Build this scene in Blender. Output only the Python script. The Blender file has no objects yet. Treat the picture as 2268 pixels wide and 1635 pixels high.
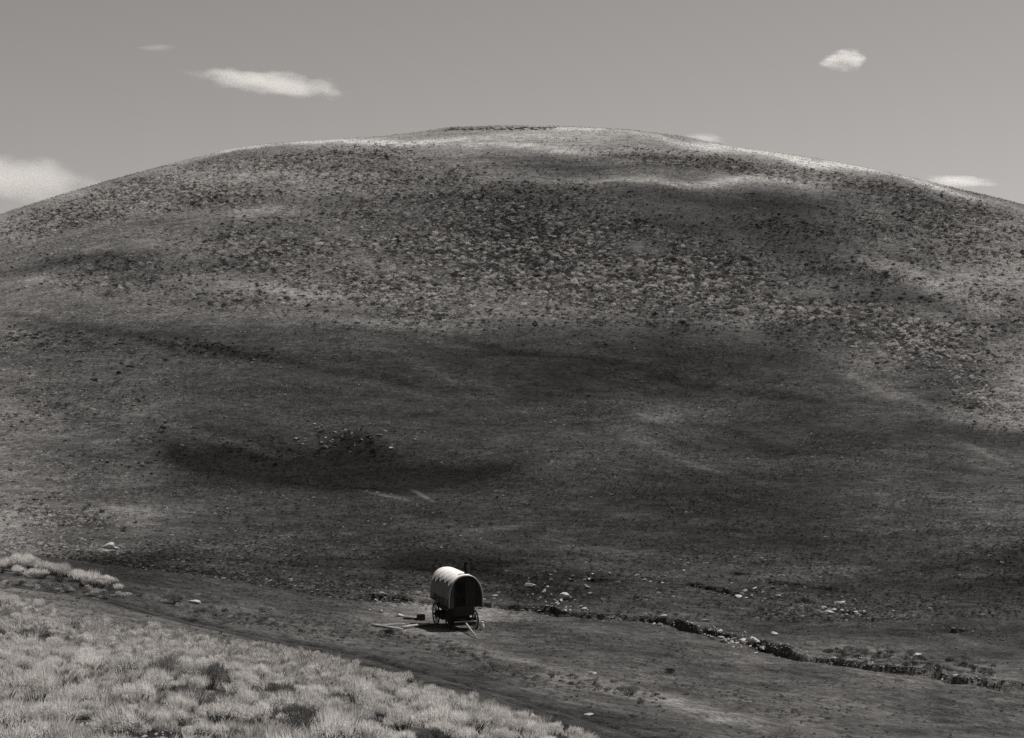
import bpy, math, random
import numpy as np
from mathutils import Vector, Matrix

R = math.radians
random.seed(7)
rng = np.random.default_rng(11)
scene = bpy.context.scene
COL = scene.collection

# ------------------------------------------------------------------ camera, sky, sun, exposure
F = 3113.0                       # focal length in pixels of a 2267 px wide picture
CX, CY = 1133.5, 817.5
CAM_Z = 14.0
cam = bpy.data.cameras.new('camera')
cam.sensor_width = 36.0
cam.lens = 36.0 * F / 2267.0
cam.clip_start = 0.1
cam.clip_end = 30000.0
cam_o = bpy.data.objects.new('camera', cam)
cam_o.location = (0, 0, CAM_Z)
cam_o.rotation_euler = (R(90), 0, 0)
COL.objects.link(cam_o)
scene.camera = cam_o

SUN_EL, SUN_AZ = 57.0, 52.0      # azimuth measured from the view direction towards the right
world = bpy.data.worlds.new('World')
scene.world = world
world.use_nodes = True
wn = world.node_tree
wn.nodes.clear()
w_out = wn.nodes.new('ShaderNodeOutputWorld')
w_bg = wn.nodes.new('ShaderNodeBackground')
sky = wn.nodes.new('ShaderNodeTexSky')
sky.sky_type = 'NISHITA'
sky.sun_disc = False
sky.sun_elevation = R(SUN_EL)
sky.sun_rotation = R(SUN_AZ)
sky.altitude = 1500
sky.air_density = 1.0
sky.dust_density = 0.5
sky.ozone_density = 1.0
sep = wn.nodes.new('ShaderNodeSeparateColor')
tint = wn.nodes.new('ShaderNodeVectorMath'); tint.operation = 'SCALE'
tint.inputs[0].default_value = (1.0, 0.962, 0.925)
wn.links.new(sky.outputs[0], sep.inputs[0])
mixg = wn.nodes.new('ShaderNodeMath'); mixg.operation = 'ADD'
m1 = wn.nodes.new('ShaderNodeMath'); m1.operation = 'MULTIPLY'; m1.inputs[1].default_value = 0.5
m2 = wn.nodes.new('ShaderNodeMath'); m2.operation = 'MULTIPLY'; m2.inputs[1].default_value = 0.5
wn.links.new(sep.outputs[1], m1.inputs[0]); wn.links.new(sep.outputs[2], m2.inputs[0])
wn.links.new(m1.outputs[0], mixg.inputs[0]); wn.links.new(m2.outputs[0], mixg.inputs[1])
wn.links.new(mixg.outputs[0], tint.inputs['Scale'])
wn.links.new(tint.outputs[0], w_bg.inputs['Color'])
w_bg.inputs['Strength'].default_value = 0.067
wn.links.new(w_bg.outputs[0], w_out.inputs['Surface'])

sun = bpy.data.lights.new('sun', 'SUN')
sun.energy = 4.6
sun.angle = R(0.53)
sun.color = (1.0, 0.975, 0.95)
sun_o = bpy.data.objects.new('sun', sun)
sd = Vector((math.sin(R(SUN_AZ)) * math.cos(R(SUN_EL)), math.cos(R(SUN_AZ)) * math.cos(R(SUN_EL)), math.sin(R(SUN_EL))))
sun_o.rotation_euler = sd.to_track_quat('Z', 'Y').to_euler()
sun_o.location = sd * 200
COL.objects.link(sun_o)

scene.view_settings.view_transform = 'Standard'
scene.view_settings.look = 'None'
scene.view_settings.exposure = 0.0
scene.view_settings.gamma = 1.0
scene.view_settings.use_curve_mapping = False
scene.render.engine = 'CYCLES'
scene.cycles.max_bounces = 6
scene.cycles.diffuse_bounces = 3
scene.cycles.transmission_bounces = 4
scene.cycles.transparent_max_bounces = 8
scene.cycles.volume_bounces = 3
scene.cycles.volume_max_steps = 256
scene.cycles.use_denoising = False      # keep the fine grain of the print

# ------------------------------------------------------------------ helpers
WARM = (1.0, 0.972, 0.946)


def tag(o, label=None, cat=None, group=None, kind=None):
    if label: o['label'] = label
    if cat: o['category'] = cat
    if group: o['group'] = group
    if kind: o['kind'] = kind
    return o


def empty(name, loc=(0, 0, 0), rot=(0, 0, 0)):
    o = bpy.data.objects.new(name, None)
    o.empty_display_size = 0.3
    o.location = loc
    o.rotation_euler = rot
    COL.objects.link(o)
    return o


def mesh_obj(name, verts, faces, mats, parent=None, smooth=False, mat_idx=None):
    me = bpy.data.meshes.new(name)
    me.from_pydata([tuple(v) for v in verts], [], [tuple(f) for f in faces])
    for m in (mats if isinstance(mats, (list, tuple)) else [mats]):
        me.materials.append(m)
    if smooth:
        me.polygons.foreach_set('use_smooth', np.ones(len(me.polygons), bool))
    if mat_idx is not None:
        me.polygons.foreach_set('material_index', np.array(mat_idx, dtype=np.int32))
    me.update()
    o = bpy.data.objects.new(name, me)
    COL.objects.link(o)
    if parent: o.parent = parent
    return o


def link_copy(o, parent=None):
    c = o.copy()
    COL.objects.link(c)
    if parent is not None: c.parent = parent
    return c


def copy_tree(o, parent=None):
    c = link_copy(o, parent)
    for ch in list(o.children):
        copy_tree(ch, c)
    return c


def ramp01(t, a, b):
    t = np.clip((t - a) / (b - a), 0, 1)
    return t * t * (3 - 2 * t)


def vnoise(x, y, seed=0):
    """smooth value noise in -1..1, vectorised"""
    xi = np.floor(x).astype(np.int64); yi = np.floor(y).astype(np.int64)
    fx = x - xi; fy = y - yi
    fx = fx * fx * fx * (fx * (fx * 6 - 15) + 10); fy = fy * fy * fy * (fy * (fy * 6 - 15) + 10)

    def h(a, b):
        n = (a * 374761393 + b * 668265263 + seed * 982451653) & 0xFFFFFFFF
        n = ((n ^ (n >> 13)) * 1274126177) & 0xFFFFFFFF
        n = (n ^ (n >> 16)) & 0xFFFFFF
        return n / float(0xFFFFFF) * 2 - 1
    return (h(xi, yi) * (1 - fx) + h(xi + 1, yi) * fx) * (1 - fy) + (h(xi, yi + 1) * (1 - fx) + h(xi + 1, yi + 1) * fx) * fy


def fbm(x, y, octs=4, seed=0, gain=0.5):
    s = 0; a = 1; t = 0
    for i in range(octs):
        s = s + a * vnoise(x * 2 ** i + 17.3 * i, y * 2 ** i - 9.1 * i, seed + i)
        t += a; a *= gain
    return s / t


def hermite(xk, yk, xq):
    """monotone cubic interpolation; yk may have trailing axes"""
    xk = np.asarray(xk, float); yk = np.asarray(yk, float)
    h = np.diff(xk).reshape((-1,) + (1,) * (yk.ndim - 1))
    d = np.diff(yk, axis=0) / h
    m = np.zeros_like(yk)
    m[0] = d[0]; m[-1] = d[-1]
    m[1:-1] = np.where(d[:-1] * d[1:] > 0, 2 * d[:-1] * d[1:] / (d[:-1] + d[1:] + 1e-12), 0)
    i = np.clip(np.searchsorted(xk, xq) - 1, 0, len(xk) - 2)
    hh = (xk[i + 1] - xk[i]); t = np.clip((xq - xk[i]) / hh, 0, 1)
    sh = (-1,) + (1,) * (yk.ndim - 1)
    hh = hh.reshape(sh); t = t.reshape(sh)
    return ((1 + 2 * t) * (1 - t) ** 2 * yk[i] + t * (1 - t) ** 2 * hh * m[i]
            + t * t * (3 - 2 * t) * yk[i + 1] + t * t * (t - 1) * hh * m[i + 1])


# ------------------------------------------------------------------ the lie of the land
YN = [22, 32, 45, 60, 76, 90, 110, 140, 180, 240, 320, 420, 520, 620, 760]
COLS = {
    -400: [1600, 1470, 1350, 1270, 1222, 1205, 1165, 1075, 940, 800, 690, 610, 570, 580, 620],
    0:    [1640, 1500, 1390, 1300, 1245, 1222, 1180, 1085, 935, 775, 640, 530, 478, 490, 540],
    380:  [1660, 1530, 1440, 1365, 1300, 1260, 1205, 1090, 925, 745, 560, 420, 362, 360, 400],
    760:  [1700, 1575, 1490, 1425, 1360, 1310, 1240, 1105, 935, 740, 545, 385, 316, 306, 340],
    1010: [1720, 1605, 1520, 1450, 1388, 1332, 1238, 1110, 940, 740, 540, 380, 300, 277, 300],
    1400: [1790, 1680, 1585, 1490, 1405, 1343, 1253, 1103, 940, 740, 545, 385, 305, 288, 312],
    1830: [1850, 1740, 1640, 1535, 1435, 1350, 1245, 1090, 935, 750, 570, 420, 362, 356, 390],
    2267: [1900, 1790, 1690, 1575, 1440, 1328, 1222, 1083, 932, 772, 620, 505, 452, 455, 495],
    2700: [1930, 1830, 1730, 1600, 1440, 1320, 1210, 1080, 940, 810, 690, 600, 560, 575, 620],
}
SIL = np.array([(-400, 600), (0, 478), (100, 446), (200, 414), (280, 390), (400, 358), (520, 329), (600, 319), (740, 309), (850, 302), (950, 290),
                (1000, 283), (1100, 280), (1225, 281), (1300, 283), (1400, 289), (1500, 302), (1600, 322), (1700, 337), (1800, 351),
                (1900, 369), (2000, 390), (2100, 414), (2200, 437), (2267, 455), (2700, 600)], float)
U_KEYS = sorted(COLS)
U_F = np.arange(-400, 2701, 10.0)
Y_F = np.concatenate([np.linspace(0.0, 20, 60), np.geomspace(20.1, 2500, 1600)])


def build_table():
    zk = []
    for u in U_KEYS:
        z = [CAM_Z - (v - CY) / F * y for v, y in zip(COLS[u], YN)]
        s = (u - 1133) / 1133.0
        near = [12.35, 11.9 - .1 * s, 11.35 - .25 * s, 10.2 - .5 * s]
        last = z[-1]
        far = [last - 4, last - 18, last - 60, last - 90]
        zk.append(near + z + far)
    zk = np.array(zk)                                   # [u, y]
    yk = [0.0, 3, 6, 12] + YN + [900, 1100, 1600, 2500]
    zu = hermite(np.array(U_KEYS, float), zk, U_F)       # [Uf, yk]
    # soften the joins between the hand-set columns
    ker = np.array([1, 4, 6, 4, 1]) / 16.0
    for _ in range(14):
        p = np.pad(zu, ((2, 2), (0, 0)), 'edge')
        zu = sum(ker[k] * p[k:k + len(zu)] for k in range(5))
    zf = hermite(np.array(yk, float), zu.T, Y_F).T       # [Uf, Yf]
    target = np.interp(U_F, SIL[:, 0], SIL[:, 1])
    w = ramp01(Y_F, 120, 470)[None, :]
    m = (Y_F > 300) & (Y_F < 900)
    for _ in range(4):
        v = (CY - (zf[:, m] - CAM_Z) / Y_F[m][None, :] * F).min(axis=1)
        zf = zf + ((v - target) / F)[:, None] * Y_F[None, :] * w
    return zf


Z_TAB = build_table()
LY = np.arange(len(Y_F), dtype=float)


def z_base(U, ye):
    ui = np.clip((U + 400) / 10.0, 0, len(U_F) - 1.001)
    yi = np.clip(np.interp(ye, Y_F, LY), 0, len(Y_F) - 1.001)
    a = ui.astype(int); b = yi.astype(int); fu = ui - a; fy = yi - b
    return ((Z_TAB[a, b] * (1 - fu) + Z_TAB[a + 1, b] * fu) * (1 - fy) + (Z_TAB[a, b + 1] * (1 - fu) + Z_TAB[a + 1, b + 1] * fu) * fy)


def uy(x, y):
    th = np.arctan2(x, y)
    r = np.hypot(x, y)
    thc = np.clip(th, -0.46, 0.46)
    ye = r * np.cos(thc)
    return CX + F * np.tan(thc), ye, th, r


RELIEF = []          # functions (x, y, ye) -> dz


def h0(x, y):
    U, ye, th, r = uy(x, y)
    z = z_base(U, ye)
    w = ramp01(np.abs(th), 0.55, 1.3)
    z = z * (1 - w) + w * (12.0 + 8 * fbm(x / 160, y / 160, 3, 5) * ramp01(r, 20, 200) - ramp01(r, 600, 2500) * 40)
    return z


def height(x, y):
    x = np.asarray(x, float); y = np.asarray(y, float)
    z = h0(x, y)
    r = np.hypot(x, y)
    hill = ramp01(r, 110, 220)
    z = z + hill * (2.8 * fbm(x / 90, y / 60, 3, 21) + 0.9 * fbm(x / 24, y / 14, 4, 22)) * (1 - 0.75 * ramp01(r, 430, 520))
    z = z + (1 - hill) * 0.16 * fbm(x / 9, y / 7, 3, 23) + 0.05 * fbm(x / 1.7, y / 1.4, 3, 24)
    for fn in RELIEF:
        z = z + fn(x, y)
    return z


Y_MARCH = np.concatenate([np.linspace(4, 130, 800), np.geomspace(130.2, 900, 500)])


def at(u, v, fn=None):
    """the point of the ground seen at picture position (u, v)"""
    tx = (u - CX) / F
    zz = (fn or height)(Y_MARCH * tx, Y_MARCH)
    d = CAM_Z - (v - CY) / F * Y_MARCH - zz
    k = np.nonzero(d <= 0)[0]
    i = k[0] if len(k) else len(Y_MARCH) - 1
    if 0 < i:
        t = d[i - 1] / (d[i - 1] - d[i] + 1e-9)
        y = Y_MARCH[i - 1] + (Y_MARCH[i] - Y_MARCH[i - 1]) * np.clip(t, 0, 1)
    else:
        y = Y_MARCH[i]
    x = y * tx
    return Vector((x, y, float((fn or height)(np.array([x]), np.array([y]))[0])))


def gz(x, y):
    return float(height(np.array([x]), np.array([y]))[0])


def line_sd(x, y, pts):
    """distance, signed side and position along a polyline"""
    best = np.full(x.shape, 1e9); side = np.zeros(x.shape); along = np.zeros(x.shape); L = 0
    for (ax, ay), (bx, by) in zip(pts[:-1], pts[1:]):
        ex, ey = bx - ax, by - ay; l = math.hypot(ex, ey)
        t = np.clip(((x - ax) * ex + (y - ay) * ey) / (l * l), 0, 1)
        dx, dy = x - (ax + t * ex), y - (ay + t * ey)
        d = np.hypot(dx, dy); k = d < best
        best = np.where(k, d, best)
        side = np.where(k, np.sign(ex * dy - ey * dx), side)
        along = np.where(k, L + t * l, along)
        L += l
    return best, side, along


def world_line(pix):
    return [tuple(at(u, v)[:2]) for u, v in pix]


CREEK_PX = [(690, 1312), (760, 1318), (820, 1322), (900, 1326), (960, 1330), (1080, 1336), (1150, 1342), (1210, 1345), (1280, 1357), (1350, 1364), (1420, 1367),
            (1500, 1374), (1560, 1387), (1600, 1400), (1650, 1410), (1700, 1422), (1760, 1445), (1800, 1453), (1870, 1460),
            (1950, 1473), (2030, 1479), (2100, 1493), (2180, 1506), (2300, 1522), (2500, 1550)]
BANKS_PX = [([(1130, 1290), (1260, 1287), (1400, 1283), (1480, 1285), (1560, 1294), (1650, 1312), (1760, 1326), (1850, 1345), (1960, 1362)], 0.34),
            ([(1400, 1262), (1480, 1256), (1560, 1258), (1640, 1270), (1720, 1288), (1830, 1300)], 0.26),
            ([(700, 1272), (800, 1268), (900, 1262), (1010, 1258), (1150, 1262)], 0.22),
            ([(1640, 1345), (1750, 1350), (1860, 1352), (1960, 1368), (2060, 1385), (2160, 1402)], 0.25),
            ([(1260, 1310), (1330, 1318), (1400, 1322)], 0.22)]
CREEK = world_line(CREEK_PX)
BANKS = [(world_line(p), d) for p, d in BANKS_PX]
TRACK_PX = [(-150, 1262), (0, 1290), (120, 1306), (270, 1332), (390, 1366), (480, 1388), (600, 1412), (720, 1434), (840, 1466), (960, 1496), (1080, 1524), (1220, 1566), (1340, 1606), (1500, 1660)]
TRACK = world_line(TRACK_PX)


def bank_relief(pts, depth, near_w, far_w, seed):
    (x0, y0), (x1, y1) = np.min(pts, axis=0) - 6, np.max(pts, axis=0) + 6

    def fn(x, y):
        out = np.zeros(x.shape)
        k = (x > x0) & (x < x1) & (y > y0) & (y < y1)
        if not k.any(): return out
        xs, ys = x[k], y[k]
        d, s, al = line_sd(xs, ys, pts)
        sd_ = d * s + 0.7 * fbm(xs / 1.2, ys / 1.2, 3, seed) + 0.8 * fbm(xs / 4, ys / 4, 2, seed + 9)
        D = depth * np.clip(0.8 + .8 * fbm(al / 2.6, al * 0 + seed, 3, seed + 3), 0.04, 1.4)
        D = D * ramp01(al, 0, 5)
        if depth > 1: D = D * (1 - .4 * ramp01(al, 26, 40) + .25 * fbm(al / 1.3, al * 0 + 2, 2, 77))
        if depth < 1: D = D * ramp01(fbm(al / 1.9, al * 0 + 3 * seed, 2, seed + 5), -.15, .15)
        prof = np.where(sd_ < 0, ramp01(sd_, -near_w, 0), 1 - ramp01(sd_, 0.05, far_w))
        out[k] = -D * prof
        return out
    return fn


RELIEF.append(bank_relief(CREEK, 1.25, 2.6, 0.4, 40))
for i, (p, d) in enumerate(BANKS):
    RELIEF.append(bank_relief(p, d * 1.8, 1.6, 0.3, 50 + i))


def track_relief(x, y):
    out = np.zeros(x.shape)
    k = (y > 18) & (y < 95) & (np.abs(x) < 45)
    if not k.any(): return out
    d, s, al = line_sd(x[k], y[k], TRACK)
    sd_ = d * s + 0.12 * fbm(x[k] / 3, y[k] / 3, 2, 71)
    out[k] = -0.15 * (np.exp(-((sd_ - 0.75) / 0.24) ** 2) + np.exp(-((sd_ + 0.75) / 0.24) ** 2)) - 0.10 * np.exp(-(sd_ / 1.6) ** 2)
    return out


RELIEF.append(track_relief)

# pixel-wide benches and hollows of the big hill
TRAILS_PX = [([(0, 713), (200, 736), (380, 766), (600, 797), (700, 815), (900, 850), (1050, 868)], 0.22),
             ([(1000, 752), (1150, 780), (1400, 808), (1650, 850), (1800, 880)], 0.3),
             ([(0, 842), (90, 885), (190, 930), (300, 985)], 0.2),
             ([(1480, 930), (1620, 945), (1750, 985), (2000, 1015), (2267, 1062)], 0.22),
             ([(1120, 395), (1400, 402), (1700, 405), (1900, 412)], 0.3)]
TRAILS = [(world_line(p), d) for p, d in TRAILS_PX]


def trail_relief(pts, depth, seed):
    (x0, y0), (x1, y1) = np.min(pts, axis=0) - 8, np.max(pts, axis=0) + 8

    def fn(x, y):
        out = np.zeros(x.shape)
        k = (x > x0) & (x < x1) & (y > y0) & (y < y1)
        if not k.any(): return out
        d, s, al = line_sd(x[k], y[k], pts)
        sd_ = d * s + 0.9 * fbm(x[k] / 9, y[k] / 9, 2, seed)
        out[k] = -depth * np.where(sd_ < 0, ramp01(sd_, -5, 0), 1 - ramp01(sd_, 0.1, 1.8))
        return out
    return fn


for i, (p, d) in enumerate(TRAILS):
    RELIEF.append(trail_relief(p, d, 80 + i))


def dent(u, v, ru, rv, depth):
    c = at(u, v); a = at(u, v - rv); b = at(u + ru, v)
    ly = abs(a.y - c.y); lx = abs(b.x - c.x)

    def fn(x, y):
        q = ((x - c.x) / lx) ** 2 + ((y - c.y) / ly) ** 2
        return -depth * np.exp(-q * 1.4)
    return fn


RELIEF += [dent(620, 1000, 260, 45, 1.6), dent(820, 1060, 120, 22, 0.9), dent(1500, 860, 300, 50, 1.8), dent(1640, 980, 200, 40, 1.4),
           dent(1400, 930, 60, 60, -1.4), dent(1250, 1050, 200, 50, -1.2), dent(400, 910, 220, 40, -1.2), dent(1180, 560, 260, 60, 1.6)]

# ------------------------------------------------------------------ ground tone map: growth and slope shade both put into the colour
V_ROWS = np.array([300, 350, 400, 450, 500, 550, 600, 650, 700, 750, 800, 850, 900, 950, 1000, 1050, 1100, 1150, 1200, 1250, 1300, 1350, 1400, 1450, 1500, 1550, 1600], float)
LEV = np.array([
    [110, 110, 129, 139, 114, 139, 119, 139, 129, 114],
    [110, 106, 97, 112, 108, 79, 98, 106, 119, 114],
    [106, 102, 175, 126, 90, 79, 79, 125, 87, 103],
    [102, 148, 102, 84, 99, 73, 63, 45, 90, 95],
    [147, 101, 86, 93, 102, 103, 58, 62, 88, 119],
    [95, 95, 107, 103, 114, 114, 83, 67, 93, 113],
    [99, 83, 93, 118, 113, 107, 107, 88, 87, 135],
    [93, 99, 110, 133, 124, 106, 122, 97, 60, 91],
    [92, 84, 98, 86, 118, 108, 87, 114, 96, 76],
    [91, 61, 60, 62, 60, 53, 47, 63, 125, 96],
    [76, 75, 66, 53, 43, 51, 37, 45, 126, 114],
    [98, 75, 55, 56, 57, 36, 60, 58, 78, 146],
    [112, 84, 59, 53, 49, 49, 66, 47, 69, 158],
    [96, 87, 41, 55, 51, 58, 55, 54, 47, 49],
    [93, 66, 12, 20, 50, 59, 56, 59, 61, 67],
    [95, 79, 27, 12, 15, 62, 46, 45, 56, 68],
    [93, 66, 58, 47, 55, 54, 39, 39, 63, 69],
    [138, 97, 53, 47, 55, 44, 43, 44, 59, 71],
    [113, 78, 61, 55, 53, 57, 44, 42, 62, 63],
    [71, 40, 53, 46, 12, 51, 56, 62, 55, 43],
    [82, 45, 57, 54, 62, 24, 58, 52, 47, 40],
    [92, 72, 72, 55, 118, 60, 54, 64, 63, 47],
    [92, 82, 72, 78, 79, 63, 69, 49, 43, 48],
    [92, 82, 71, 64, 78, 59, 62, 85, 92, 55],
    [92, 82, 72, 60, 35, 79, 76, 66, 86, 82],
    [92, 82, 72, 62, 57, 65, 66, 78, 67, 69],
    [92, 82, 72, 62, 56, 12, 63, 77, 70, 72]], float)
# (u, v, half width, half height, slope, change) streaks and patches of paler or darker tone
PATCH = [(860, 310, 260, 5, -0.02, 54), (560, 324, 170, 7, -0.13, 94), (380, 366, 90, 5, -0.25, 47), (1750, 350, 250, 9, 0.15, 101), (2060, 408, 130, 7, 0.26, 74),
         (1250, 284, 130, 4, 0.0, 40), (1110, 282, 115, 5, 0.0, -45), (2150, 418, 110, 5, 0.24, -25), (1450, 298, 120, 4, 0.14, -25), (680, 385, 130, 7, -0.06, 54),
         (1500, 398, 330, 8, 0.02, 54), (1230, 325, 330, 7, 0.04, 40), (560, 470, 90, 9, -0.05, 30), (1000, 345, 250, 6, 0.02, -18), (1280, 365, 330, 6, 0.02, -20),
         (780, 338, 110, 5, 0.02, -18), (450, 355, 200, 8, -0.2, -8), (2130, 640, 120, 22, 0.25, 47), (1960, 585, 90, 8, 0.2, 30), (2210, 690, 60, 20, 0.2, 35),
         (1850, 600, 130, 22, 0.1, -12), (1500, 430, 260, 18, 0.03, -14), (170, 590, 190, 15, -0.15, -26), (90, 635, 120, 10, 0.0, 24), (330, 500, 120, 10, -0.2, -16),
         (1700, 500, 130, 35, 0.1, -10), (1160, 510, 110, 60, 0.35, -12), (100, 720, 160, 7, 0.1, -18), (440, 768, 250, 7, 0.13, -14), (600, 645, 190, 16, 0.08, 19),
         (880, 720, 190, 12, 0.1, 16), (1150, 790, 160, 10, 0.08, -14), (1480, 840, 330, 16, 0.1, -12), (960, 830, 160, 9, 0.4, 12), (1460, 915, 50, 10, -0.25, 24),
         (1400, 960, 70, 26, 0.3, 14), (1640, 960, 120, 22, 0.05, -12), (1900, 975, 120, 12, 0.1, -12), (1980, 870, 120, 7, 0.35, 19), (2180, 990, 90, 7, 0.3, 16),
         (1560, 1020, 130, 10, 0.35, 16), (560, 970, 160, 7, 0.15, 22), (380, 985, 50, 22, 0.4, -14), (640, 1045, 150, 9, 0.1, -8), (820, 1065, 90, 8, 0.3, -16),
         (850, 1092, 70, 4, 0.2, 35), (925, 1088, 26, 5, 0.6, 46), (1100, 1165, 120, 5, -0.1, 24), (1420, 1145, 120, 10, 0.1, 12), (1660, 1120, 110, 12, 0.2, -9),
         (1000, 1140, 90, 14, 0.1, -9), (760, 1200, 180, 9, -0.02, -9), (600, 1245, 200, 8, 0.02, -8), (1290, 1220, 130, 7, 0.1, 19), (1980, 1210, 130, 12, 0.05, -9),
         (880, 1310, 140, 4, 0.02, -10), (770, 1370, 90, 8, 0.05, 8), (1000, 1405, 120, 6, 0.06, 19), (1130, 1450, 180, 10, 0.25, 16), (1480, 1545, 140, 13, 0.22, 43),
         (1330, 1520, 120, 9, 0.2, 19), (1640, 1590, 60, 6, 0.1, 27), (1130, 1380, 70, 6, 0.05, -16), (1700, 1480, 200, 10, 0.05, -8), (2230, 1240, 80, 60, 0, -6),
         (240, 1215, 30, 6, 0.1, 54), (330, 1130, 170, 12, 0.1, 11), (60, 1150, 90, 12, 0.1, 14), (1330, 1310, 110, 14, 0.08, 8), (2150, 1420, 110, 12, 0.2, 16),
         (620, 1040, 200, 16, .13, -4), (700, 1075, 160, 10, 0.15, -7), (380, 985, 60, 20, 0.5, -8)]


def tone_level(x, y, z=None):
    """seen grey level 0..255 of the cover at a spot of the hill or the flat"""
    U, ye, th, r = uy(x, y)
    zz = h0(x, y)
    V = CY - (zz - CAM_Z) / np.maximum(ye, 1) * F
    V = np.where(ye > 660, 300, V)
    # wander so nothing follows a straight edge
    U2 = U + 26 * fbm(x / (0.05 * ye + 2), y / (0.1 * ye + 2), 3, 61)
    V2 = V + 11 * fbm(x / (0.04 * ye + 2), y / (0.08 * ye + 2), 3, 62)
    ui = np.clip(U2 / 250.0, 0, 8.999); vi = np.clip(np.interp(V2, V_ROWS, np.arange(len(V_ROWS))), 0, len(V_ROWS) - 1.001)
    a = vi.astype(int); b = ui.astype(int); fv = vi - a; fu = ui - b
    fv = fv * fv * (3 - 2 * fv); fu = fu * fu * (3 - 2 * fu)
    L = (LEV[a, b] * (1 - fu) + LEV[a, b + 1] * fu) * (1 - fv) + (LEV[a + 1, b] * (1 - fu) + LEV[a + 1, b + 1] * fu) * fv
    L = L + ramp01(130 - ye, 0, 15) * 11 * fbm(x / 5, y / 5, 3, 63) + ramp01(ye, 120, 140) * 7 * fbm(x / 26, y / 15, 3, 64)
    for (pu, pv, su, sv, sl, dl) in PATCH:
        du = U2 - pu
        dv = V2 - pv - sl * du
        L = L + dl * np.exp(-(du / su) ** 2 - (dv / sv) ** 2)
    for pts, d in TRAILS:
        (x0, y0), (x1, y1) = np.min(pts, axis=0) - 8, np.max(pts, axis=0) + 8
        k = (x > x0) & (x < x1) & (y > y0) & (y < y1)
        if k.any():
            dd, s, al = line_sd(x[k], y[k], pts)
            L[k] -= 9 * np.exp(-((dd * s + 0.9 * fbm(x[k] / 9, y[k] / 9, 2, 80)) / 1.3) ** 2)
    return L


NEAR_EDGE_PX = [(-600, 1262), (-200, 1290), (0, 1322), (150, 1355), (280, 1385), (400, 1400), (480, 1418), (600, 1430), (700, 1450), (800, 1480), (900, 1514), (1000, 1542), (1100, 1568), (1200, 1600), (1300, 1632), (1400, 1670), (1600, 1752), (2000, 1942), (2700, 2242)]
NEAR_EDGE = world_line(NEAR_EDGE_PX)
EDGE_U = np.array([p[0] for p in NEAR_EDGE_PX], float)
EDGE_Y = np.array([q[1] for q in NEAR_EDGE])


def near_mask(x, y):
    """1 on the sagebrush slope in front, 0 on the flat beyond its lower edge"""
    U, ye, th, r = uy(x, y)
    lim = np.interp(U, EDGE_U, EDGE_Y)
    return ramp01((lim - ye) * .8 + 0.9 * fbm(x / 2.5, y / 2.5, 3, 91), -0.5, 1.2)


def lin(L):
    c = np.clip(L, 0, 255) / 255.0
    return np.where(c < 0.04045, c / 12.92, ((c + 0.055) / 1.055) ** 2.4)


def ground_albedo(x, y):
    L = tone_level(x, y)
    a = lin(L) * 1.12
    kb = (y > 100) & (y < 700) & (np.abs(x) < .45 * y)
    if kb.any(): a[kb] *= 1 - .74 * np.clip(brush_density(x[kb], y[kb]), 0, 1)  # litter and the shade between dense bushes, darkened into the ground colour
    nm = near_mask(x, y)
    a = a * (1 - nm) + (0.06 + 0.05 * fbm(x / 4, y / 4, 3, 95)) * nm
    k = (y > 18) & (y < 95) & (np.abs(x) < 45)
    if k.any():
        d, s, al = line_sd(x[k], y[k], TRACK)
        sd_ = d * s
        w = np.exp(-(sd_ / 1.7) ** 4)
        tr = 0.046 - 0.02 * (np.exp(-((sd_ - 0.75) / 0.3) ** 2) + np.exp(-((sd_ + 0.75) / 0.3) ** 2))
        a[k] = a[k] * (1 - w) + tr * w
    return np.clip(a, 0.012, 0.5)


# where the brush of the big hill stands
def v_of(x, y):
    return CY - (h0(x, y) - CAM_Z) / y * F


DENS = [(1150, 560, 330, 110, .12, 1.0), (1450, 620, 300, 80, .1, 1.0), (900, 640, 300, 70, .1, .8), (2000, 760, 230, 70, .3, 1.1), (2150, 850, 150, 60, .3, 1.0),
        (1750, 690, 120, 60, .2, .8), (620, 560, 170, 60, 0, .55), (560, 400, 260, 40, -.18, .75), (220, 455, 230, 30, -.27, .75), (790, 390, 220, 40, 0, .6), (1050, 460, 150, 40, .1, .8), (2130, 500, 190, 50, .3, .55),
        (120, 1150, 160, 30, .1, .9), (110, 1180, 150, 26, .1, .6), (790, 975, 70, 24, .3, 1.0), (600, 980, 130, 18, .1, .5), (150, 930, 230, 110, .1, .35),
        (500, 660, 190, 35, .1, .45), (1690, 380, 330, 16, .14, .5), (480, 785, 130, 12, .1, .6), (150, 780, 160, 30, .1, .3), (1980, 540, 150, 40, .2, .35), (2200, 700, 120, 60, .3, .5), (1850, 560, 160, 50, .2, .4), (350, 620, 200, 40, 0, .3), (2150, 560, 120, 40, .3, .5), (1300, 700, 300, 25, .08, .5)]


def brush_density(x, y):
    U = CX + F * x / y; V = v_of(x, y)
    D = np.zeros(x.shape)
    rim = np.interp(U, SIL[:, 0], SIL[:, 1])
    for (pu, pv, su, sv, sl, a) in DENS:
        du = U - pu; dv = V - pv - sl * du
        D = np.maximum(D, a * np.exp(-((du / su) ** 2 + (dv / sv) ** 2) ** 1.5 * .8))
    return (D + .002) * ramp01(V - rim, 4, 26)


def hummocks(x, y):
    out = np.zeros(x.shape)
    k = (y > 105) & (y < 700) & (np.abs(x) < .45 * y)
    if k.any(): out[k] = .42 * fbm(x[k] / 3.0, y[k] / 6.5, 2, 181) * np.clip(brush_density(x[k], y[k]), 0, 1)
    return out


RELIEF.append(hummocks)

# ------------------------------------------------------------------ materials
def new_mat(name):
    m = bpy.data.materials.new(name)
    m.use_nodes = True
    nt = m.node_tree
    b = nt.nodes['Principled BSDF']
    b.inputs['Specular IOR Level'].default_value = 0.2
    return m, nt, b


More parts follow.
